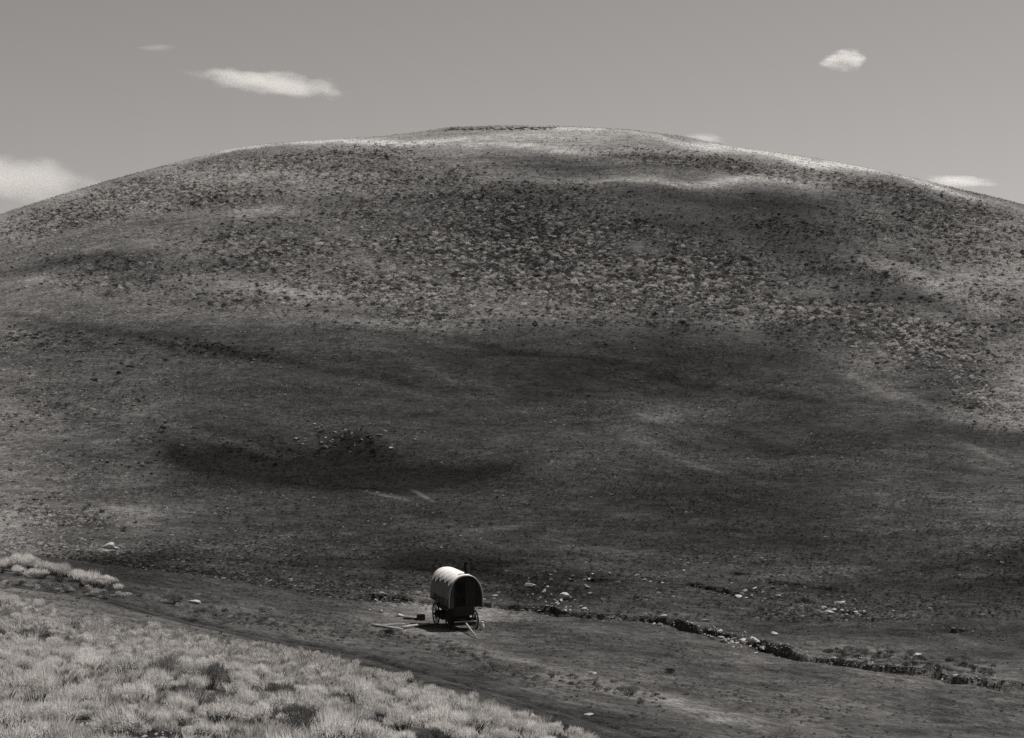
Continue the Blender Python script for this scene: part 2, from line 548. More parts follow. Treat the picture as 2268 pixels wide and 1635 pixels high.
def N(nt, t, **kw):
    n = nt.nodes.new(t)
    for k, v in kw.items():
        setattr(n, k, v)
    return n


def warm_scale(nt, val_socket):
    s = N(nt, 'ShaderNodeVectorMath', operation='SCALE')
    s.inputs[0].default_value = WARM
    nt.links.new(val_socket, s.inputs['Scale'])
    return s.outputs[0]


def mathn(nt, op, a, b):
    m = N(nt, 'ShaderNodeMath', operation=op)
    for i, v in enumerate((a, b)):
        if isinstance(v, (int, float)): m.inputs[i].default_value = v
        else: nt.links.new(v, m.inputs[i])
    return m.outputs[0]


def noise_n(nt, vec, scale, detail=4, rough=0.6, dist=0.0):
    n = N(nt, 'ShaderNodeTexNoise')
    n.inputs['Scale'].default_value = scale
    n.inputs['Detail'].default_value = detail
    n.inputs['Roughness'].default_value = rough
    n.inputs['Distortion'].default_value = dist
    nt.links.new(vec, n.inputs['Vector'])
    return n.outputs['Fac']


def maprange(nt, v, a, b, c, d):
    m = N(nt, 'ShaderNodeMapRange')
    nt.links.new(v, m.inputs[0])
    for i, q in enumerate((a, b, c, d)): m.inputs[i + 1].default_value = q
    return m.outputs[0]


def ground_material():  # soil, litter and cropped grass
    m, nt, b = new_mat('dry_ground')
    at_ = N(nt, 'ShaderNodeAttribute', attribute_name='cover')
    geo = N(nt, 'ShaderNodeNewGeometry')
    pos = geo.outputs['Position']
    mp = N(nt, 'ShaderNodeMapping'); mp.inputs['Scale'].default_value = (0.6, 0.8, 1.3)   # growth follows the contour
    nt.links.new(pos, mp.inputs['Vector'])
    n1 = maprange(nt, noise_n(nt, mp.outputs[0], 0.32, 6, 0.68), 0.3, 0.7, 0.55, 1.5)
    n2 = maprange(nt, noise_n(nt, pos, 0.95, 5, 0.7), 0.3, 0.7, 0.62, 1.42)
    n3 = maprange(nt, noise_n(nt, pos, 5.0, 4, 0.8), 0.3, 0.7, 0.4, 1.7)
    mp2 = N(nt, 'ShaderNodeMapping'); mp2.inputs['Scale'].default_value = (0.8, 0.8, 1.8)
    nt.links.new(pos, mp2.inputs['Vector'])
    n4 = maprange(nt, noise_n(nt, mp2.outputs[0], 1.3, 4, 0.7), 0.3, 0.7, 0.6, 1.45)
    v = mathn(nt, 'MULTIPLY', mathn(nt, 'MULTIPLY', at_.outputs['Fac'], n1), n4)
    v = mathn(nt, 'MULTIPLY', v, n2)
    v = mathn(nt, 'MULTIPLY', v, n3)
    nt.links.new(warm_scale(nt, v), b.inputs['Base Color'])
    b.inputs['Roughness'].default_value = 0.95
    b.inputs['Specular IOR Level'].default_value = 0.05
    hsum = mathn(nt, 'ADD', mathn(nt, 'ADD', mathn(nt, 'MULTIPLY', noise_n(nt, mp2.outputs[0], 1.1, 5, 0.7), 0.75), mathn(nt, 'MULTIPLY', noise_n(nt, pos, 1.1, 6, 0.7), 0.5)), mathn(nt, 'MULTIPLY', noise_n(nt, pos, 7.0, 4, 0.7), 0.10))
    bp = N(nt, 'ShaderNodeBump'); bp.inputs['Strength'].default_value = 0.9; bp.inputs['Distance'].default_value = 0.6
    nt.links.new(hsum, bp.inputs['Height'])
    nt.links.new(bp.outputs[0], b.inputs['Normal'])
    return m


def leaf_material(name, albedo, trans=0.3, attr=True):
    m, nt, b = new_mat(name)
    geo = N(nt, 'ShaderNodeNewGeometry')
    oi = N(nt, 'ShaderNodeObjectInfo')
    n = maprange(nt, noise_n(nt, geo.outputs['Position'], 3.0, 2), 0.3, 0.7, 0.7, 1.3)
    rnd = maprange(nt, geo.outputs['Random Per Island'], 0, 1, 0.6, 1.4)
    v = mathn(nt, 'MULTIPLY', n, rnd)
    v = mathn(nt, 'MULTIPLY', v, maprange(nt, oi.outputs['Random'], 0, 1, 0.72, 1.28))
    if attr:
        a = N(nt, 'ShaderNodeAttribute', attribute_name='tint', attribute_type='INSTANCER')
        v = mathn(nt, 'MULTIPLY', v, a.outputs['Fac'])
    else:
        v = mathn(nt, 'MULTIPLY', v, albedo)
    col = warm_scale(nt, mathn(nt, 'MINIMUM', v, 0.86))
    nt.nodes.remove(b)
    df = N(nt, 'ShaderNodeBsdfDiffuse'); tr = N(nt, 'ShaderNodeBsdfTranslucent'); mx = N(nt, 'ShaderNodeMixShader')
    mx.inputs[0].default_value = trans
    nt.links.new(col, df.inputs[0]); nt.links.new(col, tr.inputs[0])
    nt.links.new(df.outputs[0], mx.inputs[1]); nt.links.new(tr.outputs[0], mx.inputs[2])
    nt.links.new(mx.outputs[0], nt.nodes['Material Output'].inputs[0])
    return m


def rough_material(name, albedo, scale=3.0, lo=0.6, hi=1.4, bump=0.02, rough=0.9, stretch=(1, 1, 1), local=True, spec=0.15):
    m, nt, b = new_mat(name)
    if local:
        vec = N(nt, 'ShaderNodeTexCoord').outputs['Object']
    else:
        vec = N(nt, 'ShaderNodeNewGeometry').outputs['Position']
    mp = N(nt, 'ShaderNodeMapping'); mp.inputs['Scale'].default_value = stretch
    nt.links.new(vec, mp.inputs['Vector'])
    oi = N(nt, 'ShaderNodeObjectInfo')
    f = noise_n(nt, mp.outputs[0], scale, 6, 0.65)
    v = mathn(nt, 'MULTIPLY', maprange(nt, f, 0.3, 0.7, lo, hi), albedo)
    v = mathn(nt, 'MULTIPLY', v, maprange(nt, oi.outputs['Random'], 0, 1, 0.85, 1.15))
    nt.links.new(warm_scale(nt, v), b.inputs['Base Color'])
    b.inputs['Roughness'].default_value = rough
    b.inputs['Specular IOR Level'].default_value = spec
    if bump:
        bp = N(nt, 'ShaderNodeBump'); bp.inputs['Strength'].default_value = 0.7; bp.inputs['Distance'].default_value = bump
        nt.links.new(f, bp.inputs['Height']); nt.links.new(bp.outputs[0], b.inputs['Normal'])
    return m


M_GROUND = ground_material()
M_SAGE = leaf_material('sage_leaf', 0.80, 0.45, attr=False)
M_SAGE_I = leaf_material('sage_leaf_scattered', 0.2, 0.25, attr=True)
M_GRASS_I = leaf_material('dry_grass_blade', 0.3, 0.4, attr=True)
M_TWIG = rough_material('sage_twig', 0.1, 8)
M_ROCK = rough_material('pale_rock', 0.44, 2.2, 0.55, 1.35, 0.05)
M_ROCKD = rough_material('weathered_rock', 0.2, 2.0, 0.5, 1.5, 0.06)
M_CAP = rough_material('caprock', 0.16, 0.6, 0.4, 1.7, 0.1)
M_WOOD = rough_material('grey_wood', 0.34, 5, 0.6, 1.35, 0.006, stretch=(1, 1, 8))
M_POLE = rough_material('pole_wood', 0.36, 4, 0.6, 1.3, 0.008, stretch=(0.3, 4, 4))
M_DARKWOOD = rough_material('painted_wagon_wood', 0.045, 5, 0.6, 1.4, 0.004, stretch=(4, 4, .6))
M_DOOR = rough_material('dark_door_paint', 0.018, 5, 0.7, 1.3, 0.003, stretch=(5, 5, .5))
M_WALL = rough_material('front_board_paint', 0.036, 5, 0.7, 1.3, 0.003, stretch=(5, 5, .5))
M_WALL2 = rough_material('front_board_pale_paint', 0.10, 5, 0.7, 1.3, 0.003, stretch=(5, 5, .5))
M_IRON = rough_material('sooty_iron', 0.010, 9, 0.6, 1.5, 0.002, rough=0.8, spec=0.15)
M_CRATE = rough_material('dark_crate_wood', 0.05, 6, 0.6, 1.4, 0.004)
M_CLOTH = rough_material('white_enamel', 0.72, 6, 0.85, 1.1, 0.002, rough=0.5)


def canvas_material(name, albedo):
    m, nt, b = new_mat(name)
    tc = N(nt, 'ShaderNodeTexCoord')
    pos = tc.outputs['Object']
    f = noise_n(nt, pos, 2.4, 6, 0.65)
    f2 = noise_n(nt, pos, 26, 3, 0.6)
    v = mathn(nt, 'MULTIPLY', maprange(nt, f, 0.3, 0.7, 0.84, 1.08), maprange(nt, f2, 0.3, 0.7, 0.95, 1.05))
    v = mathn(nt, 'MULTIPLY', v, albedo)
    nt.links.new(warm_scale(nt, v), b.inputs['Base Color'])
    b.inputs['Roughness'].default_value = 0.95
    b.inputs['Specular IOR Level'].default_value = 0.05
    bp = N(nt, 'ShaderNodeBump'); bp.inputs['Strength'].default_value = 0.5; bp.inputs['Distance'].default_value = 0.03
    nt.links.new(noise_n(nt, pos, 5, 4, 0.6), bp.inputs['Height']); nt.links.new(bp.outputs[0], b.inputs['Normal'])
    return m


M_CANVAS = canvas_material('dark_canvas', .17)
M_HEM = canvas_material('canvas_hem', .42)
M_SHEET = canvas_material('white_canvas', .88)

# ------------------------------------------------------------------ ground: one sheet out to the horizon
def build_ground():
    t_in = np.linspace(-0.42, 0.42, 720)
    th_in = np.arctan(t_in)
    e = th_in[-1]
    th_out = e + (math.pi - e) * np.linspace(0, 1, 56)[1:] ** 1.6
    th = np.concatenate([-th_out[::-1][1:], th_in, th_out])      # -pi is the same ray as +pi
    ys = np.concatenate([np.geomspace(0.6, 20, 44), np.linspace(20, 60, 130)[1:], np.linspace(60, 116, 270)[1:],
                         np.geomspace(116, 700, 380)[1:], np.geomspace(700, 9000, 46)[1:]])
    thc = np.clip(th, -0.46, 0.46)
    rr = ys[:, None] / np.cos(thc)[None, :]
    x = rr * np.sin(th)[None, :]; y = rr * np.cos(th)[None, :]
    nr, nc = x.shape
    xf, yf = x.ravel(), y.ravel()
    z = height(xf, yf)
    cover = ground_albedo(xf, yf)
    co = np.stack([xf, yf, z], 1).astype(np.float32)
    co = np.vstack([co, [[0, 0, 12.35]]]).astype(np.float32)
    cover = np.append(cover, 0.2).astype(np.float32)
    i = np.arange(nr - 1)[:, None] * nc; j = np.arange(nc)[None, :]; j2 = (j + 1) % nc
    q = np.stack([i + j, i + j2, i + nc + j2, i + nc + j], -1).reshape(-1, 4)[:, ::-1]
    tri = np.stack([np.arange(nc), (np.arange(nc) + 1) % nc, np.full(nc, nr * nc)], 1)
    me = bpy.data.meshes.new('ground')
    me.vertices.add(len(co)); me.vertices.foreach_set('co', co.ravel())
    nl = q.size + tri.size
    me.loops.add(nl)
    me.loops.foreach_set('vertex_index', np.concatenate([q.ravel(), tri.ravel()]).astype(np.int32))
    me.polygons.add(len(q) + len(tri))
    me.polygons.foreach_set('loop_start', np.concatenate([np.arange(len(q)) * 4, q.size + np.arange(len(tri)) * 3]).astype(np.int32))
    me.polygons.foreach_set('use_smooth', np.ones(len(q) + len(tri), bool))
    a = me.attributes.new('cover', 'FLOAT', 'POINT'); a.data.foreach_set('value', cover)
    me.materials.append(M_GROUND)
    me.update(calc_edges=True); me.validate()
    o = bpy.data.objects.new('ground', me)
    COL.objects.link(o)
    tag(o, kind='structure')
    return o


build_ground()

# ------------------------------------------------------------------ plants
def bush_mesh(name, n, seed, h=0.6, w=0.85, leaf=0.05, spikes=40, mat=None, lobes=6):
    r = np.random.default_rng(seed)
    lob = []
    for k in range(lobes):
        a = r.uniform(0, 2 * math.pi); d = r.uniform(0.1, 0.3) * w
        lob.append((d * math.cos(a), d * math.sin(a), r.uniform(0.45, 0.78) * h, r.uniform(0.17, 0.3) * w, r.uniform(0.24, 0.36) * h))
    verts, faces = [], []

    def leaf_quad(p, nrm, s, up):
        nrm = nrm / (np.linalg.norm(nrm) + 1e-9)
        t = np.cross(nrm, r.normal(size=3)); t /= np.linalg.norm(t) + 1e-9
        t = t * (1 - up) + np.array([0, 0, 1]) * up; t /= np.linalg.norm(t) + 1e-9
        b = np.cross(nrm, t); b /= np.linalg.norm(b) + 1e-9
        k = len(verts)
        verts.extend([p - t * s, p + b * s * 0.45, p + t * s * 1.2, p - b * s * 0.45])
        faces.append((k, k + 1, k + 2, k + 3))
    for i in range(n):
        lx, ly, lz, lr, lh = lob[r.integers(lobes)]
        d = r.normal(size=3); d /= np.linalg.norm(d)
        if d[2] < -0.12: d[2] = -d[2]
        q = r.uniform(0.6, 1.0) ** 0.6
        p = np.array([lx + d[0] * lr * q, ly + d[1] * lr * q, max(0.02, lz + d[2] * lh * q)])
        leaf_quad(p, d + r.normal(size=3) * 0.5, leaf * r.uniform(0.6, 1.3), 0.55)
    for i in range(spikes):
        lx, ly, lz, lr, lh = lob[r.integers(lobes)]
        a = r.uniform(0, 2 * math.pi); d = math.sqrt(r.uniform()) * lr
        p = np.array([lx + d * math.cos(a), ly + d * math.sin(a), lz + lh * math.sqrt(max(0, 1 - (d / lr) ** 2)) * 0.85])
        dr = np.array([p[0] * 0.7 + r.normal() * 0.15, p[1] * 0.7 + r.normal() * 0.15, 1.0]); dr /= np.linalg.norm(dr)
        L = h * r.uniform(0.08, 0.34); b = np.cross(dr, r.normal(size=3)); b = b / np.linalg.norm(b) * leaf * 0.22
        k = len(verts)
        verts.extend([p - b, p + b, p + dr * L * 0.6 + b * 0.9, p + dr * L, p + dr * L * 0.6 - b * 0.9])
        faces.append((k, k + 1, k + 2, k + 3, k + 4))
    me = bpy.data.meshes.new(name)
    me.from_pydata([tuple(v) for v in verts], [], faces)
    me.materials.append(mat); me.update()
    return me


def twig_mesh(name, seed, h=0.66, w=0.95, n=34):
    r = np.random.default_rng(seed)
    verts, faces = [], []
    for i in range(n):
        a = r.uniform(0, 6.28); tip = np.array([math.cos(a) * w * r.uniform(.15, .38), math.sin(a) * w * r.uniform(.15, .38), h * r.uniform(.35, .62)])
        base = np.array([math.cos(a) * .04, math.sin(a) * .04, -0.04]); mid = base * .5 + tip * .5 + np.array([0, 0, -.06 * h])
        k = len(verts)
        for p, rad in ((base, .014), (mid, .009), (tip, .004)):
            for j in range(3):
                b = 2.094 * j + a
                verts.append((p[0] + rad * math.cos(b), p[1] + rad * math.sin(b), p[2]))
        for s in range(2):
            for j in range(3):
                faces.append((k + 3 * s + j, k + 3 * s + (j + 1) % 3, k + 3 * s + 3 + (j + 1) % 3, k + 3 * s + 3 + j))
    me = bpy.data.meshes.new(name)
    me.from_pydata(verts, [], faces); me.materials.append(M_TWIG); me.update()
    return me


def tuft_mesh(name, seed, blades=80, h=0.30, spread=0.13, wid=0.0042, lean=0.6):
    r = np.random.default_rng(seed)
    verts, faces = [], []
    for i in range(blades):
        a = r.uniform(0, 6.28); d = spread * math.sqrt(r.uniform())
        p = np.array([d * math.cos(a), d * math.sin(a), -0.02])
        a2 = a + r.normal() * 0.5
        H = h * r.uniform(0.55, 1.15); ln = lean * r.uniform(0.1, 1.0) * H
        o = np.array([math.cos(a2), math.sin(a2), 0])
        b = np.array([-math.sin(a2), math.cos(a2), 0]) if r.uniform() < .5 else np.array([math.cos(a2 + .6), math.sin(a2 + .6), 0])
        w = wid * r.uniform(0.7, 1.3)
        m = p + o * ln * 0.35 + np.array([0, 0, H * 0.6]); t = p + o * ln + np.array([0, 0, H])
        k = len(verts)
        verts.extend([p - b * w, p + b * w, m + b * w * .8, t, m - b * w * .8])
        faces.append((k, k + 1, k + 2, k + 3, k + 4))
    me = bpy.data.meshes.new(name)
    me.from_pydata([tuple(v) for v in verts], [], faces); me.materials.append(M_GRASS_I); me.update()
    return me


BUSH_MESH = [bush_mesh('foliage', 900, 100 + i, h=0.44 + .045 * i, w=0.95, leaf=0.020, spikes=620, mat=M_SAGE, lobes=4 + i) for i in range(6)]
TWIG_MESH = [twig_mesh('stem', 200 + i) for i in range(6)]
SCATTER_BUSH = [bush_mesh('foliage', 170, 300 + i, h=0.6 + .05 * i, w=1.15, leaf=0.06, spikes=44, mat=M_SAGE_I, lobes=3 + i % 3) for i in range(6)]
NEAR_BUSH = [bush_mesh('foliage', 380, 340 + i, h=0.40 + .04 * i, w=0.95, leaf=0.028, spikes=260, mat=M_SAGE_I, lobes=4 + i) for i in range(5)]
TUFTS = [tuft_mesh('bunchgrass', 400 + i) for i in range(5)]


def scatter(name, pts, scl, tint_, meshes, seed=0, flat=0.0):
    """one 'stuff' object: instances of the given meshes standing on the listed spots"""
    n = len(pts)
    r = np.random.default_rng(seed)
    me = bpy.data.meshes.new(name)
    me.vertices.add(n); me.vertices.foreach_set('co', np.asarray(pts, np.float32).ravel())
    rot = np.stack([r.normal(0, 0.12, n), r.normal(0, 0.12, n), r.uniform(0, 6.283, n)], 1).astype(np.float32)
    sc = np.stack([scl * r.uniform(.85, 1.2, n), scl * r.uniform(.85, 1.2, n), scl * r.uniform(.8, 1.2, n) * (1 - flat)], 1).astype(np.float32)
    for nm, tp, arr in (('rot', 'FLOAT_VECTOR', rot), ('scl', 'FLOAT_VECTOR', sc), ('tint', 'FLOAT', np.asarray(tint_, np.float32)), ('pick', 'INT', r.integers(0, len(meshes), n).astype(np.int32))):
        a = me.attributes.new(nm, tp, 'POINT')
        a.data.foreach_set('vector' if tp == 'FLOAT_VECTOR' else 'value', arr.ravel())
    o = bpy.data.objects.new(name, me)
    COL.objects.link(o)
    ng = bpy.data.node_groups.new(name, 'GeometryNodeTree')
    ng.interface.new_socket('Geometry', in_out='INPUT', socket_type='NodeSocketGeometry')
    ng.interface.new_socket('Geometry', in_out='OUTPUT', socket_type='NodeSocketGeometry')
    gi = ng.nodes.new('NodeGroupInput'); go = ng.nodes.new('NodeGroupOutput')
    iop = ng.nodes.new('GeometryNodeInstanceOnPoints')
    g2i = ng.nodes.new('GeometryNodeGeometryToInstance')
    for m_ in reversed(meshes):
        src = bpy.data.objects.new(name + '_source', m_)
        oi = ng.nodes.new('GeometryNodeObjectInfo'); oi.inputs['Object'].default_value = src
        ng.links.new(oi.outputs['Geometry'], g2i.inputs[0])
    iop.inputs['Pick Instance'].default_value = True

    def named(nm, tp):
        a = ng.nodes.new('GeometryNodeInputNamedAttribute'); a.data_type = tp; a.inputs[0].default_value = nm
        return a.outputs['Attribute']
    ng.links.new(gi.outputs[0], iop.inputs['Points'])
    ng.links.new(g2i.outputs[0], iop.inputs['Instance'])
    ng.links.new(named('pick', 'INT'), iop.inputs['Instance Index'])
    ng.links.new(named('rot', 'FLOAT_VECTOR'), iop.inputs['Rotation'])
    ng.links.new(named('scl', 'FLOAT_VECTOR'), iop.inputs['Scale'])
    ng.links.new(iop.outputs[0], go.inputs[0])
    md = o.modifiers.new('scatter', 'NODES'); md.node_group = ng
    tag(o, kind='stuff')
    return o


def rand_px(n, u0, u1, ya, yb, power=1.0):
    """random ground spots, evenly spread in azimuth and skewed in distance"""
    u = rng.uniform(u0, u1, n); y = ya * (yb / ya) ** (rng.uniform(0, 1, n) ** power)
    return (u - CX) / F * y, y


def v_of(x, y):
    return CY - (h0(x, y) - CAM_Z) / y * F


# --- sagebrush of the near slope: the 300 that show largest are things of their own
def poisson(n_try, sampler, mind, keep):
    xs, ys = sampler(n_try)
    k = keep(xs, ys); xs, ys = xs[k], ys[k]
    cell = {}; out = []
    for i in range(len(xs)):
        d = mind(ys[i]) if callable(mind) else mind
        c = (int(xs[i] // d), int(ys[i] // d)); ok = True
        for a in (-1, 0, 1):
            for b in (-1, 0, 1):
                for (px, py) in cell.get((c[0] + a, c[1] + b), ()):
                    if (px - xs[i]) ** 2 + (py - ys[i]) ** 2 < d * d: ok = False; break
                if not ok: break
            if not ok: break
        if ok:
            cell.setdefault(c, []).append((xs[i], ys[i])); out.append((xs[i], ys[i]))
    return np.array(out)


def near_sampler(n):
    y = np.sqrt(rng.uniform(18 ** 2, 72 ** 2, n)); u = rng.uniform(-60, 1500, n)
    return (u - CX) / F * y, y


def near_keep(x, y):
    return (near_mask(x, y) > 0.85) & (fbm(x / 2.4, y / 2.4, 2, 131) > -0.2)


sage_xy = poisson(26000, near_sampler, 0.64, near_keep)
order = np.argsort(np.hypot(sage_xy[:, 0], sage_xy[:, 1]))
sage_xy = sage_xy[order]
row_px = [(q + random.gauss(0, 5), 1262 + q * .155 + random.choice([-7, 0, 6])) for q in range(4, 262, 12)]
own_px = [(1392, 1540, 1.05, 0.75, 'round grey shrub standing alone on the pale grass right of the wagon track', 'lone shrub', 0.16),
          (1480, 1491, .8, 0.5, 'dark low bush alone on the flat below the rocky creek bend', 'lone bush', 0.05),
          (390, 1338, 1.5, 0.75, 'grey shrub beside the white block of stone across the track', 'lone shrub', 0.13),
          (858, 1408, 0.9, 0.6, 'small dark bush below the poles left of the wagon', 'small bush', 0.10)]
M_SAGE_D = leaf_material('dark_bush_leaf', 0.06, 0.2, attr=False)
M_SAGE_M = leaf_material('grey_bush_leaf', 0.27, 0.25, attr=False)


def sage_proto(i, fmesh=None):
    root = empty('sagebrush')
    f = bpy.data.objects.new('foliage', fmesh or BUSH_MESH[i]); COL.objects.link(f); f.parent = root
    s = bpy.data.objects.new('stem', TWIG_MESH[i]); COL.objects.link(s); s.parent = root
    return root


protos = []
DARK_MESH = []
for k in range(3):
    me_ = BUSH_MESH[k].copy(); me_.materials.clear(); me_.materials.append(M_SAGE_M); DARK_MESH.append(me_)


def put_sage(i, x, y, s, label, group, cat='sagebrush'):
    if len(protos) < 6:
        root = sage_proto(len(protos)); protos.append(root)
    else:
        root = copy_tree(protos[i % 6])
    root.location = (x, y, gz(x, y) - 0.03)
    root.rotation_euler = (random.gauss(0, .1), random.gauss(0, .1), random.uniform(0, 6.28))
    root.scale = (s * random.uniform(.85, 1.25), s * random.uniform(.85, 1.25), s * random.uniform(.75, 1.2))
    tag(root, label, cat, group)
    return root


n_own = len(row_px) + len(own_px)
for i in range(min(300 - n_own, len(sage_xy))):
    x, y = sage_xy[i]
    u, ye, th, r = (float(q[0]) for q in uy(np.array([x]), np.array([y])))
    lim = float(np.interp(u, EDGE_U, EDGE_Y))
    sc_ = random.choice([.4, .5, .62, .75, .9, 1.1])
    sc_ *= .88
    if lim - y < 5.0: sc_ = min(sc_, .5)
    if lim - y < 3.0:
        lab, grp = 'pale sagebrush on the lower rim of the near slope, next to the track', 'sagebrush along the lower rim of the near slope'
    elif y < 26:
        lab, grp = 'pale sagebrush at the bottom edge on the near slope', 'sagebrush at the bottom of the near slope'
    else:
        lab, grp = 'pale sagebrush in the middle of the near slope among dry grass', 'sagebrush on the middle of the near slope'
    dark = random.random() < .10
    if dark:
        lab, grp = 'darker grey sagebrush among the pale ones of the near slope', 'dark sagebrush of the near slope'
    root = put_sage(random.randrange(6), x, y, sc_, lab, grp)
    if dark:
        for ch in root.children:
            if ch.name.startswith('foliage'): ch.data = DARK_MESH[i % 3]
for k, (u, v) in enumerate(row_px):
    p = at(u, v)
    put_sage(k % 6, p.x, p.y, random.uniform(.65, 1.4), 'bushy sagebrush in the row beyond the track at the left edge', 'sagebrush row beyond the track')
for k, (u, v, sx, sz, lab, cat, alb) in enumerate(own_px):
    p = at(u, v)
    me = BUSH_MESH[k].copy(); me.materials.clear(); me.materials.append(M_SAGE_D if alb < .11 else M_SAGE_M)
    root = sage_proto(k, me); root.name = 'shrub'
    root.location = (p.x, p.y, p.z - .03); root.scale = (sx, sx, sx * sz); root.rotation_euler = (0, 0, k * 1.7)
    tag(root, lab, cat)

rest = sage_xy[300 - n_own:]
if len(rest):
    scatter('far_sagebrush', np.c_[rest, height(rest[:, 0], rest[:, 1]) - .03], rng.uniform(.32, .68, len(rest)), np.full(len(rest), .74) * np.exp(rng.normal(0, .2, len(rest))), NEAR_BUSH, 3)

# --- tall dry grass of the near slope
n = 15000
y = np.sqrt(rng.uniform(16 ** 2, 75 ** 2, n)); u = rng.uniform(-80, 1560, n); x = (u - CX) / F * y
k = (near_mask(x, y) > rng.uniform(0.2, 1, n)) & (fbm(x / 3.5, y / 3.5, 3, 141) > rng.uniform(-.55, 0.1, n))
x, y = x[k], y[k]
scatter('dry_grass', np.c_[x, y, height(x, y)], rng.uniform(.4, .95, len(x)), 0.80 * np.exp(rng.normal(0, .26, len(x))) * (1 + .35 * fbm(x / 5, y / 5, 2, 142)), TUFTS, 4)

# --- short grass of the flat
n = 34000
y = np.sqrt(rng.uniform(38 ** 2, 125 ** 2, n)); u = rng.uniform(-60, 2330, n); x = (u - CX) / F * y
d, s, al = line_sd(x, y, TRACK)
k = (np.hypot(x + 4.5, (y - 75) * 1.2) > 2.9) & (near_mask(x, y) < .3) & (d > 2.1) & (fbm(x / 5, y / 4, 3, 151) > rng.uniform(-.6, .5, n))
x, y = x[k], y[k]
tn = lin(tone_level(x, y)) * 4.2 * np.exp(rng.normal(0, .3, len(x)))
scatter('short_grass', np.c_[x, y, height(x, y)], rng.uniform(.14, .38, len(x)), tn, TUFTS, 5, flat=.35)

# --- low shrubs of the flat: along the track and the strip below the wagon
strips = [([(740, 1398), (850, 1412), (940, 1426), (1000, 1448), (1060, 1465), (1130, 1490), (1240, 1512), (1330, 1530), (1460, 1556)], 9, 240, .34, 1.1),
          ([(300, 1322), (400, 1345), (480, 1362), (560, 1378), (640, 1396), (760, 1412)], 9, 130, .4, 1.1),
          ([(1700, 1570), (1800, 1590), (1900, 1600)], 16, 26, .3, 1.2), ([(1830, 1452), (1950, 1462), (2060, 1478), (2200, 1500)], 7, 90, .6, .8),
          ([(1100, 1290), (1300, 1300), (1500, 1310), (1700, 1340), (1900, 1360)], 30, 200, .4, 1.0), ([(20, 1300), (150, 1312), (260, 1325)], 5, 50, .5, 1.6)]
pts, scl, tnt = [], [], []
for px, jit, cnt, sc, tf in strips:
    px = np.array(px, float)
    for i in range(cnt):
        q = random.random() * (len(px) - 1); a = int(q); f_ = q - a
        u, v = px[a] * (1 - f_) + px[a + 1] * f_ if a + 1 < len(px) else px[a]
        p = at(u + random.gauss(0, 12), v + random.gauss(0, jit))
        pts.append(p); scl.append(sc * random.uniform(.45, 1.2)); tnt.append(tf * random.choice([.12, .18, .25, .34]))
scatter('low_shrubs', np.array([tuple(p) for p in pts]), np.array(scl), np.array(tnt), SCATTER_BUSH, 6, flat=.2)

# --- brush of the big hill: dense where the photograph is mottled, thin on the grassy hollows
def hill_points(n, ya, yb, dens_gain, seed):
    u = rng.uniform(-70, 2340, n); y = np.sqrt(rng.uniform(ya ** 2, yb ** 2, n)); x = (u - CX) / F * y
    D = brush_density(x, y) * dens_gain * np.clip(1 + 1.3 * fbm(x / 14, y / 14, 3, seed), .15, 2)
    k = rng.uniform(0, 1, n) < D
    return x[k], y[k]


x, y = hill_points(640000, 112, 640, .6, 161)
tn = np.clip(lin(tone_level(x, y)) * np.where(rng.uniform(0, 1, len(x)) < .38, .8, 3.2) * np.exp(rng.normal(0, .35, len(x))), .02, .75)  # part of the bushes tinted dark to stand in for shadow pits
print('hill brush', len(x))
scatter('hill_brush', np.c_[x, y, height(x, y) - .05], np.clip(np.exp(rng.normal(-.52, .40, len(x))), .25, 1.6) * (.55 + .7 * ramp01(y, 120, 330)) * (1 - .5 * ramp01(y, 450, 560)), tn, SCATTER_BUSH, 7, flat=.1)
# bunchgrass specks all over the hill
n = 150000
u = rng.uniform(-70, 2340, n); y = 85 * (7.4) ** rng.uniform(0, 1, n); x = (u - CX) / F * y
k = fbm(x / 10, y / 8, 3, 171) > rng.uniform(-.7, .4, n)
x, y = x[k], y[k]
tn = np.clip(lin(tone_level(x, y)) * 3.0 * np.exp(rng.normal(0, .75, len(x))), .03, .75)
scatter('hill_grass', np.c_[x, y, height(x, y)], rng.uniform(.12, .34, len(x)) * (1 + 1.5 * ramp01(y, 140, 400)), tn, SCATTER_BUSH, 8, flat=.3)

# ------------------------------------------------------------------ stones
def rock_mesh(name, seed, flat=0.6, mat=None):
    r = np.random.default_rng(seed)
    import bmesh
    bm = bmesh.new()
    bmesh.ops.create_icosphere(bm, subdivisions=2, radius=0.5)
    planes = []
    for k in range(9):
        d = r.normal(size=3); d /= np.linalg.norm(d); planes.append((d, r.uniform(.22, .42)))
    for v in bm.verts:
        p = np.array(v.co)
        for d, c in planes:
            q = p @ d
            if q > c: p = p - d * (q - c)
        p = p * (1 + r.normal() * .03); p[2] *= flat
        v.co = p
    me = bpy.data.meshes.new(name); bm.to_mesh(me); bm.free()
    me.materials.append(mat); return me


ROCKS = [rock_mesh('stone', 500 + i, random.choice([.5, .65, .85]), M_ROCK) for i in range(8)]
ROCKSD = [rock_mesh('stone', 520 + i, random.choice([.5, .7]), M_ROCKD) for i in range(5)]


def put_rock(u, v, size, label, group=None, dark=False, asp=(1, 1, 1), tilt=.25, name='stone', cat='stone', sink=.12, rz=None):
    p = at(u, v)
    o = bpy.data.objects.new(name, random.choice(ROCKSD if dark else ROCKS)); COL.objects.link(o)
    o.location = (p.x, p.y, p.z + size * asp[2] * (.3 - sink))
    o.rotation_euler = (random.gauss(0, tilt), random.gauss(0, tilt), random.uniform(0, 6.28) if rz is None else rz)
    o.scale = (size * asp[0], size * asp[1], size * asp[2])
    tag(o, label, cat, group)
    return o


